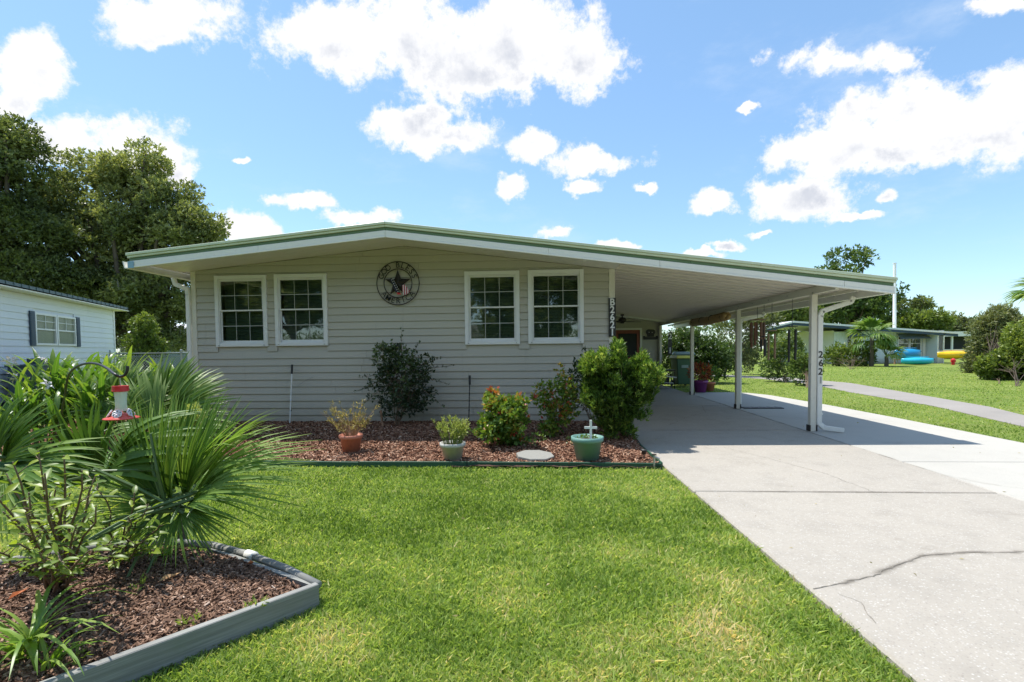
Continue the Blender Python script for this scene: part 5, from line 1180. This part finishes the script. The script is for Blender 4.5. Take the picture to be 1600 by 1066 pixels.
# right side, from near to far
tree('tree', 'dark shrubby tree with pale blooms beyond the third carport post', (5.3, 20.6, 0), blobs_px([(1075, 545, 36, 34), (1060, 520, 22, 22), (1092, 530, 26, 30), (1085, 570, 30, 28), (1110, 560, 16, 24), (1050, 560, 20, 26)], 20.6), 40, 4200, 5, .12, .055, 'far', (.35, .65), .08, limbs=12, seed=8, tl=-.18)
P_, d_ = blob_points(blobs_px([(1075, 545, 38, 36), (1088, 525, 28, 28)], 20.2), 70, .9); s_ = COL.objects[-1]
s = thing('blossom_shrub', 'scattered white blossoms of the dark shrub beside the carport', 'shrub', (5.3, 20.2, 0)); V, t = sprig_cloud(P_, d_, 3, .07, .05, .8); foliage_part(s, V, t, 'whitebloom')
shrub('shrub', 'bright yellow green bushes on the lawn past the purple pot', 'shrub', (7.0, 25.5, 0), blobs_px([(1128, 565, 14, 12), (1140, 555, 12, 18), (1120, 552, 10, 14)], 25.5), 420, 4, .13, .06, 'farlight')
tree('small_tree', 'thin olive coloured tree behind the bamboo wind chime', (8.6, 25.0, 0), blobs_px([(1150, 510, 18, 18), (1175, 520, 18, 20), (1135, 530, 16, 22), (1190, 500, 16, 12), (1168, 550, 16, 16), (1125, 500, 12, 12)], 25), 46, 1700, 4, .14, .05, 'farolive', (.25, .5), .05, limbs=16, seed=4)
shrub('shrub', 'grey green shrub with white flecks near the path behind chimes', 'shrub', tuple(G(1168, 583)), blobs_px([(1166, 562, 12, 18), (1160, 545, 9, 12), (1175, 548, 9, 14)], 27), 420, 4, .12, .05, 'farolive', gap=.2, gf=2)
shrub('shrub', 'tall loose shrub beside the path seen under the black chime', 'shrub', tuple(G(1228, 598)), blobs_px([(1225, 565, 24, 26), (1215, 545, 16, 14), (1240, 548, 18, 18), (1205, 575, 14, 16), (1232, 528, 12, 12)], 21.2), 1100, 4, .12, .05, 'far', gap=.15, gf=2, tfun=lambda P, d, h: .3+.4*h+.2*rng.normal(size=len(P)))
shrub('shrub', 'rounded green shrub just beside the front carport post base', 'shrub', tuple(G(1262, 606)), blobs_px([(1256, 580, 18, 22), (1248, 565, 12, 14), (1268, 570, 12, 18)], 19), 800, 4, .10, .045, 'far', tfun=lambda P, d, h: .35+.4*h+.2*rng.normal(size=len(P)))
shrub('shrub', 'yellowish bushes in front of the pale blue neighbour house', 'shrub', tuple(G(1330, 577)), blobs_px([(1330, 560, 28, 14), (1310, 552, 16, 14), (1348, 555, 16, 18), (1300, 565, 10, 10)], 38), 900, 4, .22, .09, 'farlight', tfun=lambda P, d, h: .2+.5*h+.2*rng.normal(size=len(P)))
tree('tree', 'tall leafy tree standing behind the pale blue neighbour house roof', (float(W(1335, 560, 60)[0]), 60, 0), blobs_px([(1330, 470, 55, 34), (1300, 480, 40, 26), (1325, 425, 14, 14), (1352, 412, 12, 6), (1298, 425, 9, 6), (1340, 455, 22, 14), (1370, 480, 25, 20), (1322, 403, 12, 7), (1340, 398, 14, 6)], 60), 80, 3000, 5, .42, .2, 'far', (.5, 1.15), .22, limbs=34, seed=9, tl=.05)
tree('tree', 'bright green round tree above the neighbour roof right of the white pole', (float(W(1430, 560, 58)[0]), 58, 0), blobs_px([(1430, 503, 34, 11), (1455, 507, 28, 9), (1405, 507, 24, 9), (1430, 494, 12, 5)], 58), 70, 2600, 5, .38, .17, 'farlight', (.35, .8), .2, limbs=12, seed=10)
tree('tree', 'sparse branching treetop just beside the white pole', (float(W(1425, 560, 66)[0]), 66, 0), blobs_px([(1425, 472, 20, 6), (1440, 480, 14, 6), (1408, 478, 14, 6)], 66), 26, 500, 4, .4, .2, 'oak', (.3, .7), .15, limbs=20, seed=12)
tree('tree', 'yellow green tree showing above the carport gutter line', (float(W(1235, 560, 55)[0]), 55, 0), blobs_px([(1240, 490, 30, 14), (1210, 498, 24, 12), (1262, 497, 20, 12)], 55), 60, 2400, 5, .42, .2, 'farlight', (.6, 1.1), .2, limbs=12, seed=13)
tree('tree', 'bare greyish treetop at the gap beside the second white roof', (float(W(1490, 560, 75)[0]), 75, 0), blobs_px([(1490, 505, 14, 14), (1500, 515, 20, 14), (1478, 512, 12, 10)], 75), 40, 800, 4, .5, .2, 'farolive', (.5, 1.0), .15, limbs=18, seed=14)
shrub('bush', 'large feathery olive bush at the lawn edge by the yellow kayak', 'bush', tuple(G(1545, 590)), blobs_px(tufts([(1560, 545, 36, 38), (1538, 560, 24, 26), (1566, 515, 28, 26), (1542, 522, 20, 20), (1584, 540, 26, 40), (1522, 577, 14, 12), (1560, 500, 13, 10)], 40, 9, 24, 1.3), 27), 5500, 6, .17, .045, 'farolive', spread=.8, stems=8, stem_r=.015, stem_m='bushstem', tfun=lambda P, d, h: .38+.4*h+.22*rng.normal(size=len(P)))
shrub('bush', 'bright yellow green bush on the lawn nearest the path', 'bush', tuple(G(1590, 604)), blobs_px(tufts([(1590, 565, 28, 24), (1562, 575, 22, 15), (1610, 540, 30, 36), (1545, 580, 12, 9), (1600, 588, 22, 10)], 24, 9, 25, 1.1), 21.5), 3600, 5, .13, .07, 'farlight', stems=6, stem_r=.012, stem_m='bushstem', tfun=lambda P, d, h: .35+.6*h+.25*rng.normal(size=len(P)))
shrub('bush', 'dark little bush tucked at the foot of the bright bush', 'bush', tuple(G(1562, 600)), blobs_px([(1560, 588, 12, 9), (1545, 590, 10, 6)], 22), 260, 4, .10, .05, 'darkbush', stems=3)
def crown_palm(label, x, y, hz, R, nf, m, tr=.12, lo=-.2, tint=.5):
    s = thing('palm_tree', label, 'palm', (x, y, 0)); B_ = np.array([x, y, 0.])
    MB().tube([(0, 0, -.1), (.02, 0, hz*.5), (0, 0, hz)], [tr*1.2, tr, tr], 8).build('trunk', 'bark', s)
    for k in range(nf):
        az = k*2.4+random.gauss(0, .2); el = random.uniform(lo, 1.3); y_ = np.array([math.cos(az)*math.cos(el), math.sin(az)*math.cos(el), math.sin(el)]); h = np.array([0, 0, hz])+y_*R*.55
        f = link('frond', fan_mesh(R*.75, 15, 62, .7, R*.09, tint+random.uniform(-.2, .2), m, 300+k, ns=4), None, s); set_axes(f, h, y_, np.array([0, 0, 1.])+rng.normal(0, .1, 3)); MB().tube([(0, -R*.55, 0), (0, .05, 0)], [.022, .012], 5).build('petiole', 'gstem', f)
    return s
c = W(1362, 545, 37); crown_palm('round headed fan palm in front of the neighbour house windows', float(c[0]), 37, 2.0, 1.35, 22, 'palmlight', lo=-.6)
c = W(1385, 560, 36.5); crown_palm('low fan palm beside the blue kayaks', float(c[0]), 36.5, .7, 1.0, 14, 'palmlight', lo=-.2, tint=.75)
c = W(1648, 465, 19); crown_palm('tall palm leaning in from beyond the bright bush', float(c[0]), 19, float(c[2])-.2, 1.15, 18, 'palmlight', lo=-.3, tint=.5)

n_ = 420; q_ = np.column_stack([rng.uniform(-4, 6.4, n_), rng.uniform(2.0, 9.5, n_)]); q_ = q_[~(in_poly(q_, BED_H) | in_poly(q_, BED_F))]; n_ = len(q_)
onl = q_[:, 0] > lx_np(q_[:, 1]); q_ = q_[~onl | (rng.random(n_) < .22)]; n_ = len(q_); onl = q_[:, 0] > lx_np(q_[:, 1])
b_ = np.column_stack([q_, np.where(onl, .037, .028)]); th = rng.uniform(0, 6.28, n_); d_ = unit(np.stack([np.cos(th), np.sin(th), rng.uniform(-.1, .25, n_)], 1))
V = leaves(b_, d_, rng.uniform(.012, .04, n_), rng.uniform(.006, .016, n_)); tag(link('leaf_litter', np_mesh('leaf_litter', V, 4, rng.random(n_)), 'dry'), 'scattered tiny dry leaves over the lawn and driveway', 'leaf litter', kind='stuff')
# ------------------------------------------------------------------ neighbour houses
def local(th, x, y, z): return th.matrix_local @ Vector((x, y, z))
nc = W(176, 480, 16.3); na = W(0, 440, 10.6); dv = na-nc; ang = math.atan2(dv[1], dv[0]); NZ = 2.95
nh = thing('house', 'white sided neighbour house with a dark teal roof edge and navy shutters', 'house', (float(nc[0]), float(nc[1]), 0), ang)
def wpx_local(px, py):               # where the sight line meets the neighbour wall, in the wall's own coordinates
    d = ray(px, py); u = np.array([math.cos(ang), math.sin(ang)]); A_ = np.array([[d[0], -u[0]], [d[1], -u[1]]]); t, sv = np.linalg.solve(A_, nc[:2]); return sv, CAM_H+d[2]*t
NL = 13.0
MB().box(.0, NL, -6.8, -.02, .0, NZ-.02).build('wall', 'white_siding', nh)
z = .35; holes = []
wx0, wz1 = wpx_local(114.5, 477); wx1, wz0 = wpx_local(53, 523); wz0 = 1.62; wz1 = 2.42
while z < NZ-.05:
    zb = min(z+.155, NZ-.02); segs = [(0.01, NL)]
    if zb > wz0+.02 and z < wz1-.02: segs = [(0.01, wx0), (wx1, NL)]
    for a, b in segs:
        MB().add([(a, .022, z), (b, .022, z), (b, .003, zb), (a, .003, zb), (a, -.02, z), (b, -.02, z), (b, -.02, zb), (a, -.02, zb)], [(1,0,3,2),(0,1,5,4),(2,3,7,6),(0,4,7,3),(5,1,2,6)]).build('siding_plank', 'white_siding', nh)
    z += .155
MB().box(-.04, .05, -.05, .032, .1, NZ-.02).build('corner_trim', 'trim_clean', nh)
MB().box(0, NL, -.02, .015, 0, .35).build('skirting', 'ac', nh)
def simple_window(parent, x0, x1, z0, z1, y, s=1, cols=2, rows=2, gl='glass', t=.05, blind=True, bm='drape'):
    w = MB(); ya, yb = sorted((y-.02*s, y+.045*s)); w.box(x0, x0+t, ya, yb, z0, z1).box(x1-t, x1, ya, yb, z0, z1).box(x0+t, x1-t, ya, yb, z1-t, z1).box(x0+t, x1-t, ya, yb, z0, z0+t)
    win = w.build('window', 'trim_clean', parent); mz = (z0+z1)/2
    MB().box(x0+t, x1-t, min(y, y+.03*s), max(y, y+.03*s), mz-.018, mz+.018).build('meeting_rail', 'trim_clean', win)
    mu = MB()
    for k in range(1, cols): xx = x0+t+(x1-x0-2*t)*k/cols; mu.box(xx-.007, xx+.007, min(y+.012*s, y+.024*s), max(y+.012*s, y+.024*s), mz+.018, z1-t)
    zz = (mz+z1)/2; mu.box(x0+t, x1-t, min(y+.012*s, y+.023*s), max(y+.012*s, y+.023*s), zz-.007, zz+.007); mu.build('muntin', 'trim_clean', win)
    for a, b in ((z0+t, mz-.018), (mz+.018, z1-t)):
        MB().add([(x0+t, y+.01*s, a), (x1-t, y+.01*s, a), (x1-t, y+.01*s, b), (x0+t, y+.01*s, b)], [(0, 1, 2, 3)]).build('pane', gl, win)
    MB().add([(x0+t, y-.018*s, z0+t), (x1-t, y-.018*s, z0+t), (x1-t, y-.018*s, z1-t), (x0+t, y-.018*s, z1-t)], [(0, 1, 2, 3)]).build('blind' if blind else 'dark_backing', bm if blind else 'dark', win)  # without a blind: flat dark sheet, the unlit room painted behind the panes
    return win
mx_ = (wx0+wx1)/2; simple_window(nh, wx0, mx_-.02, wz0, wz1, .0, gl='glass_dull', bm='lightblind'); simple_window(nh, mx_+.02, wx1, wz0, wz1, .0, gl='glass_dull', bm='lightblind')
for a, b in ((wx0-.24, wx0-.03), (wx1+.03, wx1+.24)):
    sh_ = MB().box(a, b, .024, .05, wz0-.02, wz1+.02).build('shutter', 'navy', nh); q = wz0+.02
    while q < wz1-.02: MB().box(a+.02, b-.02, .051, .06, q, q+.018).build('louvre', 'navy', sh_); q += .045
MB().add([(-.15, .38, NZ+.0), (NL+.3, .38, NZ), (NL+.3, -3.4, NZ+.75), (-.15, -3.4, NZ+.75), (-.15, .38, NZ-.07), (NL+.3, .38, NZ-.07), (NL+.3, -3.4, NZ+.66), (-.15, -3.4, NZ+.66)], [(0,1,2,3),(7,6,5,4),(4,5,1,0),(5,6,2,1),(6,7,3,2),(7,4,0,3)]).build('roof', 'teal_roof', nh)
MB().add([(-.35, -3.402, NZ+.75), (NL+.3, -3.402, NZ+.75), (NL+.3, -7.2, NZ), (-.35, -7.2, NZ), (-.35, -3.402, NZ+.66), (NL+.3, -3.402, NZ+.66), (NL+.3, -7.2, NZ-.09), (-.35, -7.2, NZ-.09)], [(0,1,2,3),(7,6,5,4),(4,5,1,0),(5,6,2,1),(6,7,3,2),(7,4,0,3)]).build('roof', 'teal_roof', nh)
for k in range(44): MB().box(-.12+k*.30, -.09+k*.30, .381, .388, NZ-.065, NZ+.005).build('roof_rib', 'teal_roof', nh)
MB().box(-.3, NL+.2, -.02, .36, NZ-.12, NZ-.095).build('soffit', 'cream', nh)
MB().add([(-.01, .0, NZ-.05), (-.01, -6.8, NZ-.05), (-.01, -3.4, NZ+.6)], [(0, 2, 1)]).build('gable', 'white_siding', nh)
# dark unit and bench at the foot of the neighbour wall
c = W(45, 570, 11.2); un = thing('storage_bench', 'long dark blue slatted box against the white neighbour wall', 'storage box', (float(c[0]), 11.25, 0), ang+.0)
for k in range(14): MB().box(-.8+k*.125, -.69+k*.125, 0, .5, .1, 1.13).build('slat', 'ac', un)
MB().box(-.85, .98, -.03, .53, 1.131, 1.17).build('lid', 'ac', un); MB().box(.18, .40, .1, .4, 1.171, 1.30).build('cap_box', 'ac', un)
# chain link fence
FYY = 15.9; fx0, fx1 = float(W(172, 560, FYY)[0]), -5.8
fe = thing('chain_link_fence', 'grey chain link fence between the white house and taupe house', 'fence', (fx0, FYY, 0)); FL = fx1-fx0; FH = float(W(240, 552, FYY)[2])
for x in (0, 2.42, 4.84, FL): MB().tube([(x, 0, 0), (x, 0, FH+.07)], .03, 8).build('fence_post', 'steel', fe); MB().lathe([(.035, 0), (.03, .04), (0, .05)], 8).build('post_cap', 'steel', fe).location = (x, 0, FH+.07)
MB().tube([(0, 0, FH), (FL, 0, FH)], .021, 6).build('top_rail', 'steel', fe); MB().tube([(0, 0, FH-.10), (FL, 0, FH-.10)], .012, 5).build('tension_rail', 'steel', fe)
ms = MB(); q = -FH
while q < FL:
    for sgn in (1, -1):
        x0, z0, x1, z1 = (q, .05, q+FH-.1, FH-.05) if sgn > 0 else (q+FH-.1, .05, q, FH-.05)
        def cl(x, z, xo, zo): 
            if x < 0: tt = (0-x)/(xo-x); return 0, z+(zo-z)*tt
            if x > FL: tt = (FL-x)/(xo-x); return FL, z+(zo-z)*tt
            return x, z
        a_, b_ = cl(x0, z0, x1, z1), cl(x1, z1, x0, z0)
        if abs(a_[0]-b_[0]) > .03: ms.beam((a_[0], sgn*.003, a_[1]), (b_[0], sgn*.003, b_[1]), .007, .006, up=(0, 1, 0))
    q += .085
ms.build('chain_mesh', 'steel', fe)['kind'] = 'stuff'
# blue grey house behind the fence
bh = thing('house', 'blue grey house seen under the oak beyond the chain link fence', 'house', (-23.5, 33, 0)); x0 = -4.5; x1 = 12
z = 0
MB().box(x0, x1, .03, 8, 0, 2.75).build('wall', 'blue_siding', bh)
while z < 2.7: MB().box(x0, x1, -.01, .028, z+.006, min(2.74, z+.225)).build('siding_plank', 'blue_siding', bh); z += .23
MB().add([(x0-.5, -.6, 2.66), (x1+.5, -.6, 2.66), (x1+.5, 4, 3.5), (x0-.5, 4, 3.5), (x0-.5, -.6, 2.78), (x1+.5, -.6, 2.78), (x1+.5, 4, 3.62), (x0-.5, 4, 3.62)], [(3,2,1,0),(4,5,6,7),(0,1,5,4),(1,2,6,5),(3,0,4,7)]).build('roof', 'grey_roof', bh)
for px_ in (283, 200): c = W(px_, 530, 33); simple_window(bh, float(c[0])+23.5-.55, float(c[0])+23.5+.55, 1.45, 2.5, -.03, -1, blind=False)
# pale blue neighbour on the far lawn
RY = 43.5
def RX(px_, Y=RY, py=540): return float(W(px_, py, Y)[0])
def RZ(px_, py, Y=RY): return float(W(px_, py, Y)[2])
rh = thing('house', 'long pale blue neighbour house with awnings beyond the far lawn', 'house', (RX(1300), RY, 0)); OX = RX(1300)
def rx(px_, Y=RY): return RX(px_, Y)-OX
xa, xb, xc, xd = rx(1215, 50), rx(1303), rx(1447), rx(1476, 42.2)
topz = 2.62
MB().box(xb, xc, .04, 7, 0, topz).build('wall', 'pale_siding', rh)
n_ = 34
for k in range(n_):          # vertical boards
    a = xb+(xc-xb)*k/n_; b = xb+(xc-xb)*(k+1)/n_-.012
    MB().box(a, b, .0, .038, 0.1, topz).build('wall_board', 'pale_siding', rh)
MB().add([(xb-.02, 0, 0), (xa, 6.5, 0), (xa, 6.5, topz+.1), (xb-.02, 0, topz+.1), (xb-.02, .3, 0), (xa+.2, 6.7, 0), (xa+.2, 6.7, topz+.1), (xb-.02, .3, topz+.1)], [(0,3,2,1),(4,5,6,7),(0,1,5,4),(3,7,6,2),(1,2,6,5),(0,4,7,3)]).build('wall', 'bright_wall', rh)['label'] = 'bright white sunlit side wall'
MB().box(xc+.002, xd, -1.2, 3, 0, topz-.05).build('porch_room', 'pale_siding', rh)
rp = [(rx(1188, 42.5), RZ(1188, 514, 42.5)), (rx(1228), RZ(1228, 503)), (rx(1500, 42), RZ(1500, 519, 42))]
def rband(lo, hi, ya, yb, m_, nm):
    for (ax_, az_), (bx_, bz_) in zip(rp[:-1], rp[1:]): MB().prism_y([(ax_, az_+lo), (bx_, bz_+lo), (bx_, bz_+hi), (ax_, az_+hi)], ya, yb).build(nm, m_, rh)
rband(-.14, .0, -1.35, 7.5, 'grey_roof', 'roof'); rband(-.34, -.145, -1.30, -1.24, 'navy', 'fascia'); rband(-.19, -.145, -1.22, 7, 'trim', 'soffit')
for a, b, zt, zl in ((1322, 1340, 519, 541), (1402, 1438, 526, 548)):
    simple_window(rh, rx(a), rx((a+b)/2)-.02, RZ(a, zl), RZ(a, zt), -.045, -1, blind=False); simple_window(rh, rx((a+b)/2)+.02, rx(b), RZ(a, zl), RZ(a, zt), -.045, -1, blind=False)
for a, b, y0_ in ((1320, 1342, 517), (1400, 1443, 521)):
    z1 = RZ(a, y0_); ax0, bx0 = rx(a), rx(b); MB().add([(ax0, -.05, z1), (bx0, -.05, z1), (bx0+.1, -.75, z1-.42), (ax0-.1, -.75, z1-.42), (ax0, -.05, z1-.04), (bx0, -.05, z1-.04), (bx0+.1, -.75, z1-.46), (ax0-.1, -.75, z1-.46)], [(3,2,1,0),(4,5,6,7),(0,1,5,4),(2,3,7,6),(1,2,6,5),(0,4,7,3)]).build('awning', 'slate', rh)
for k in range(3):
    a = xc+.1+k*(xd-xc-.2)/3; b = a+(xd-xc-.2)/3-.05; zz0, zz1 = 1.0, 2.3
    w_ = MB().box(a, a+.04, -1.25, -1.205, zz0, zz1).box(b-.04, b, -1.25, -1.205, zz0, zz1).build('window', 'trim_clean', rh)
    for q in range(4): MB().add([(a+.04, -1.215, zz0+q*.33), (b-.04, -1.215, zz0+q*.33), (b-.04, -1.24, zz0+q*.33+.30), (a+.04, -1.24, zz0+q*.33+.30)], [(0, 1, 2, 3)]).build('pane', 'glass', w_)
MB().box(xc+.08, xd-.08, -1.206, -1.2015, 1.0, 2.3).build('dark_pane_backing', 'dark', rh)  # dark sheet over the pale wall, gives the panes a dim room by colour
MB().box(xc+.4, xc+.45, -1.3, -1.255, 0, 2.5).build('post', 'trim', rh)
MB().box(rx(1441), rx(1444.5), -.1, -.05, .1, topz-.2).build('downspout', 'trim', rh)
wh = thing('house', 'low white roofed building glimpsed past the yellow kayak', 'house', (RX(1500, 56), 56, 0))
MB().box(-3, 6, 0, 4, 2.35, 2.85).build('roof', 'bright_wall', wh); MB().box(-3, 6, 1.5, 3.8, 0, 2.348).build('wall', 'dark', wh)
for k in range(5): MB().box(-2.5+k*1.9, -2.35+k*1.9, .3, .45, 0, 2.349).build('post', 'white', wh)
MB().box(-3, 6, .35, .4, .7, 1.0).build('rail', 'white', wh)
# kayaks and cart on the far lawn
def kayak(label, px_, py, Y, Ln, Wd, Hh, m_, rz, rx_=0):
    c = G(px_, py); s = thing('kayak', label, 'kayak', (RX(px_, Y), Y, .02), rz, 'kayaks lying beside the neighbour house'); n1, n2 = 14, 10; vs = []; fs = []
    for i in range(n1+1):
        u = i/n1*2-1; w = Wd*.5*(1-abs(u)**2.6)+.02; h = Hh*(1-.35*abs(u)**2); 
        for j in range(n2): a = 2*PI*j/n2; vs.append((u*Ln/2, math.cos(a)*w, h*.5+math.sin(a)*h*.5*(1 if math.sin(a) > 0 else 1)+.22*Hh*abs(u)**3))
    for i in range(n1):
        for j in range(n2): fs.append((i*n2+j, i*n2+(j+1) % n2, (i+1)*n2+(j+1) % n2, (i+1)*n2+j))
    fs += [tuple(range(n2-1, -1, -1)), tuple(range(n1*n2, n1*n2+n2))]
    MB().add(vs, fs).build('hull', m_, s, smooth=True); MB().tube([(-Ln*.35, 0, Hh*1.02), (0, 0, Hh*1.06), (Ln*.35, 0, Hh*1.02)], .02, 5).build('keel', m_, s)
    MB().tube([(Ln*.49, 0, Hh*.75), (Ln*.53, 0, Hh*.7)], .03, 5).build('toggle', 'blackpl', s); return s
kayak('deep blue kayak leaning upside down against the neighbour porch', 1418, 562, 41.0, 2.0, 1.0, .85, 'blue_tarp', .05).location.z = .35
kayak('light turquoise kayak lying upside down on the lawn in front of the blue one', 1434, 570, 39.0, 2.2, 1.0, .55, 'cyan_tarp', -.06)
kayak('yellow kayak lying by the olive bush past the neighbour porch', 1494, 562, 40.5, 2.9, 1.1, .62, 'yellow', .1).location.z = .38
kr = thing('kayak_rack', 'low wooden rack holding the deep blue kayak', 'rack', (RX(1405, 41.0), 41.0, 0))
for a in (-.5, .9, 1.6): MB().beam((a, -.3, 0), (a, -.3, .38), .09, .09, up=(0, 1, 0)).build('rack_leg', 'stake', kr); 
MB().beam((-.6, -.3, .36), (1.8, -.3, .36), .08, .08).build('rack_bar', 'stake', kr)
rr = thing('yard_hydrant', 'small red yard post standing below the yellow kayak', 'hydrant', (RX(1490, 38.5), 38.5, 0)); MB().lathe([(.10, 0), (.10, .3), (.16, .32), (.16, .38), (.10, .42), (0, .5)], 10).build('barrel', 'red', rr); MB().tube([(-.16, 0, .25), (.16, 0, .25)], .05, 8).build('outlet', 'red', rr)
c = W(1398, 412, 48); fp = thing('flagpole', 'tall plain white pole rising behind the carport roof tip', 'pole', (float(c[0]), 48, 0)); MB().tube([(.12, 0, 0), (.06, 0, float(c[2])*.5), (0, 0, float(c[2]))], [.15, .14, .12], 10).build('pole_shaft', 'white', fp); MB().lathe([(.15, 0), (.15, .06), (0, .08)], 10).build('cap', 'white', fp).location = (0, 0, float(c[2]))

# far wood that closes the horizon
bl_ = []
for k in range(150):
    a = k*2*PI/150+random.uniform(-.01, .01); r = random.uniform(95, 150); bl_.append((r*math.sin(a), r*math.cos(a), random.uniform(1.5, 3.0), random.uniform(4, 8), random.uniform(3, 6), random.uniform(3.0, 5.2)))
P_, d_ = blob_points(bl_, 60000, .7); kk = (P_[:, 2] > .2); V, t = sprig_cloud(P_[kk], unit(d_[kk]+[0, 0, .3]), 3, .55, .30, .9, tint0=.35+.2*rng.normal(size=kk.sum()))
tl_ = link('distant_wood', np_mesh('distant_wood', V, 4, t), 'far'); tag(tl_, 'distant line of trees closing off the flat yards', 'trees', kind='stuff')
# across the street (what the window panes mirror)
ob = thing('house', 'cream house across the street mirrored in the window panes', 'house', (-5, -27, 0)); MB().box(-8, 7, -7, 0, 0, 2.7).build('wall', 'cream', ob); MB().prism_y([(-8.6, 2.7), (7.6, 2.7), (-.5, 3.9)], -7.5, .6).build('roof', 'grey_roof', ob)
for a in (-6, -2.5, 3): simple_window(ob, a, a+1.3, 1.1, 2.2, .03, 1, blind=False)
hd = shrub('hedge', 'dark hedge added out of view across the street to darken the window reflections', 'hedge', (-5, -14.5, 0), [(x, -14.5, .9, 1.5, .6, 1.0) for x in np.arange(-26, 14, 1.6)], 5200, 5, .16, .08, 'far', stems=0)  # made-up hedge, keeps the lower part of the pane reflections dark
src = [o for o in COL.objects if o.name.startswith('oak_tree')][:2]
def copy_tree(o, parent=None):
    c_ = o.copy(); COL.objects.link(c_); c_.parent = parent
    if parent is not None: c_.matrix_parent_inverse = o.matrix_parent_inverse.copy()
    for ch in list(o.children): copy_tree(ch, c_)
    return c_
for k, (x, y, sc) in enumerate(((-13, -21, .85), (-7, -22, .9), (-1.5, -20, .8), (4, -22, .85), (10, -20, .9), (-19, -20, .85), (-25, -22, .9), (18, -24, .8), (33, -22, .8))):
    c_ = copy_tree(src[k % 2]); c_.location = (x, y, 0); c_.rotation_euler = (0, 0, k*1.3); c_.scale = (sc, sc, sc); c_['label'] = 'street tree across the road mirrored in the window panes'; c_['group'] = 'street trees across the road'
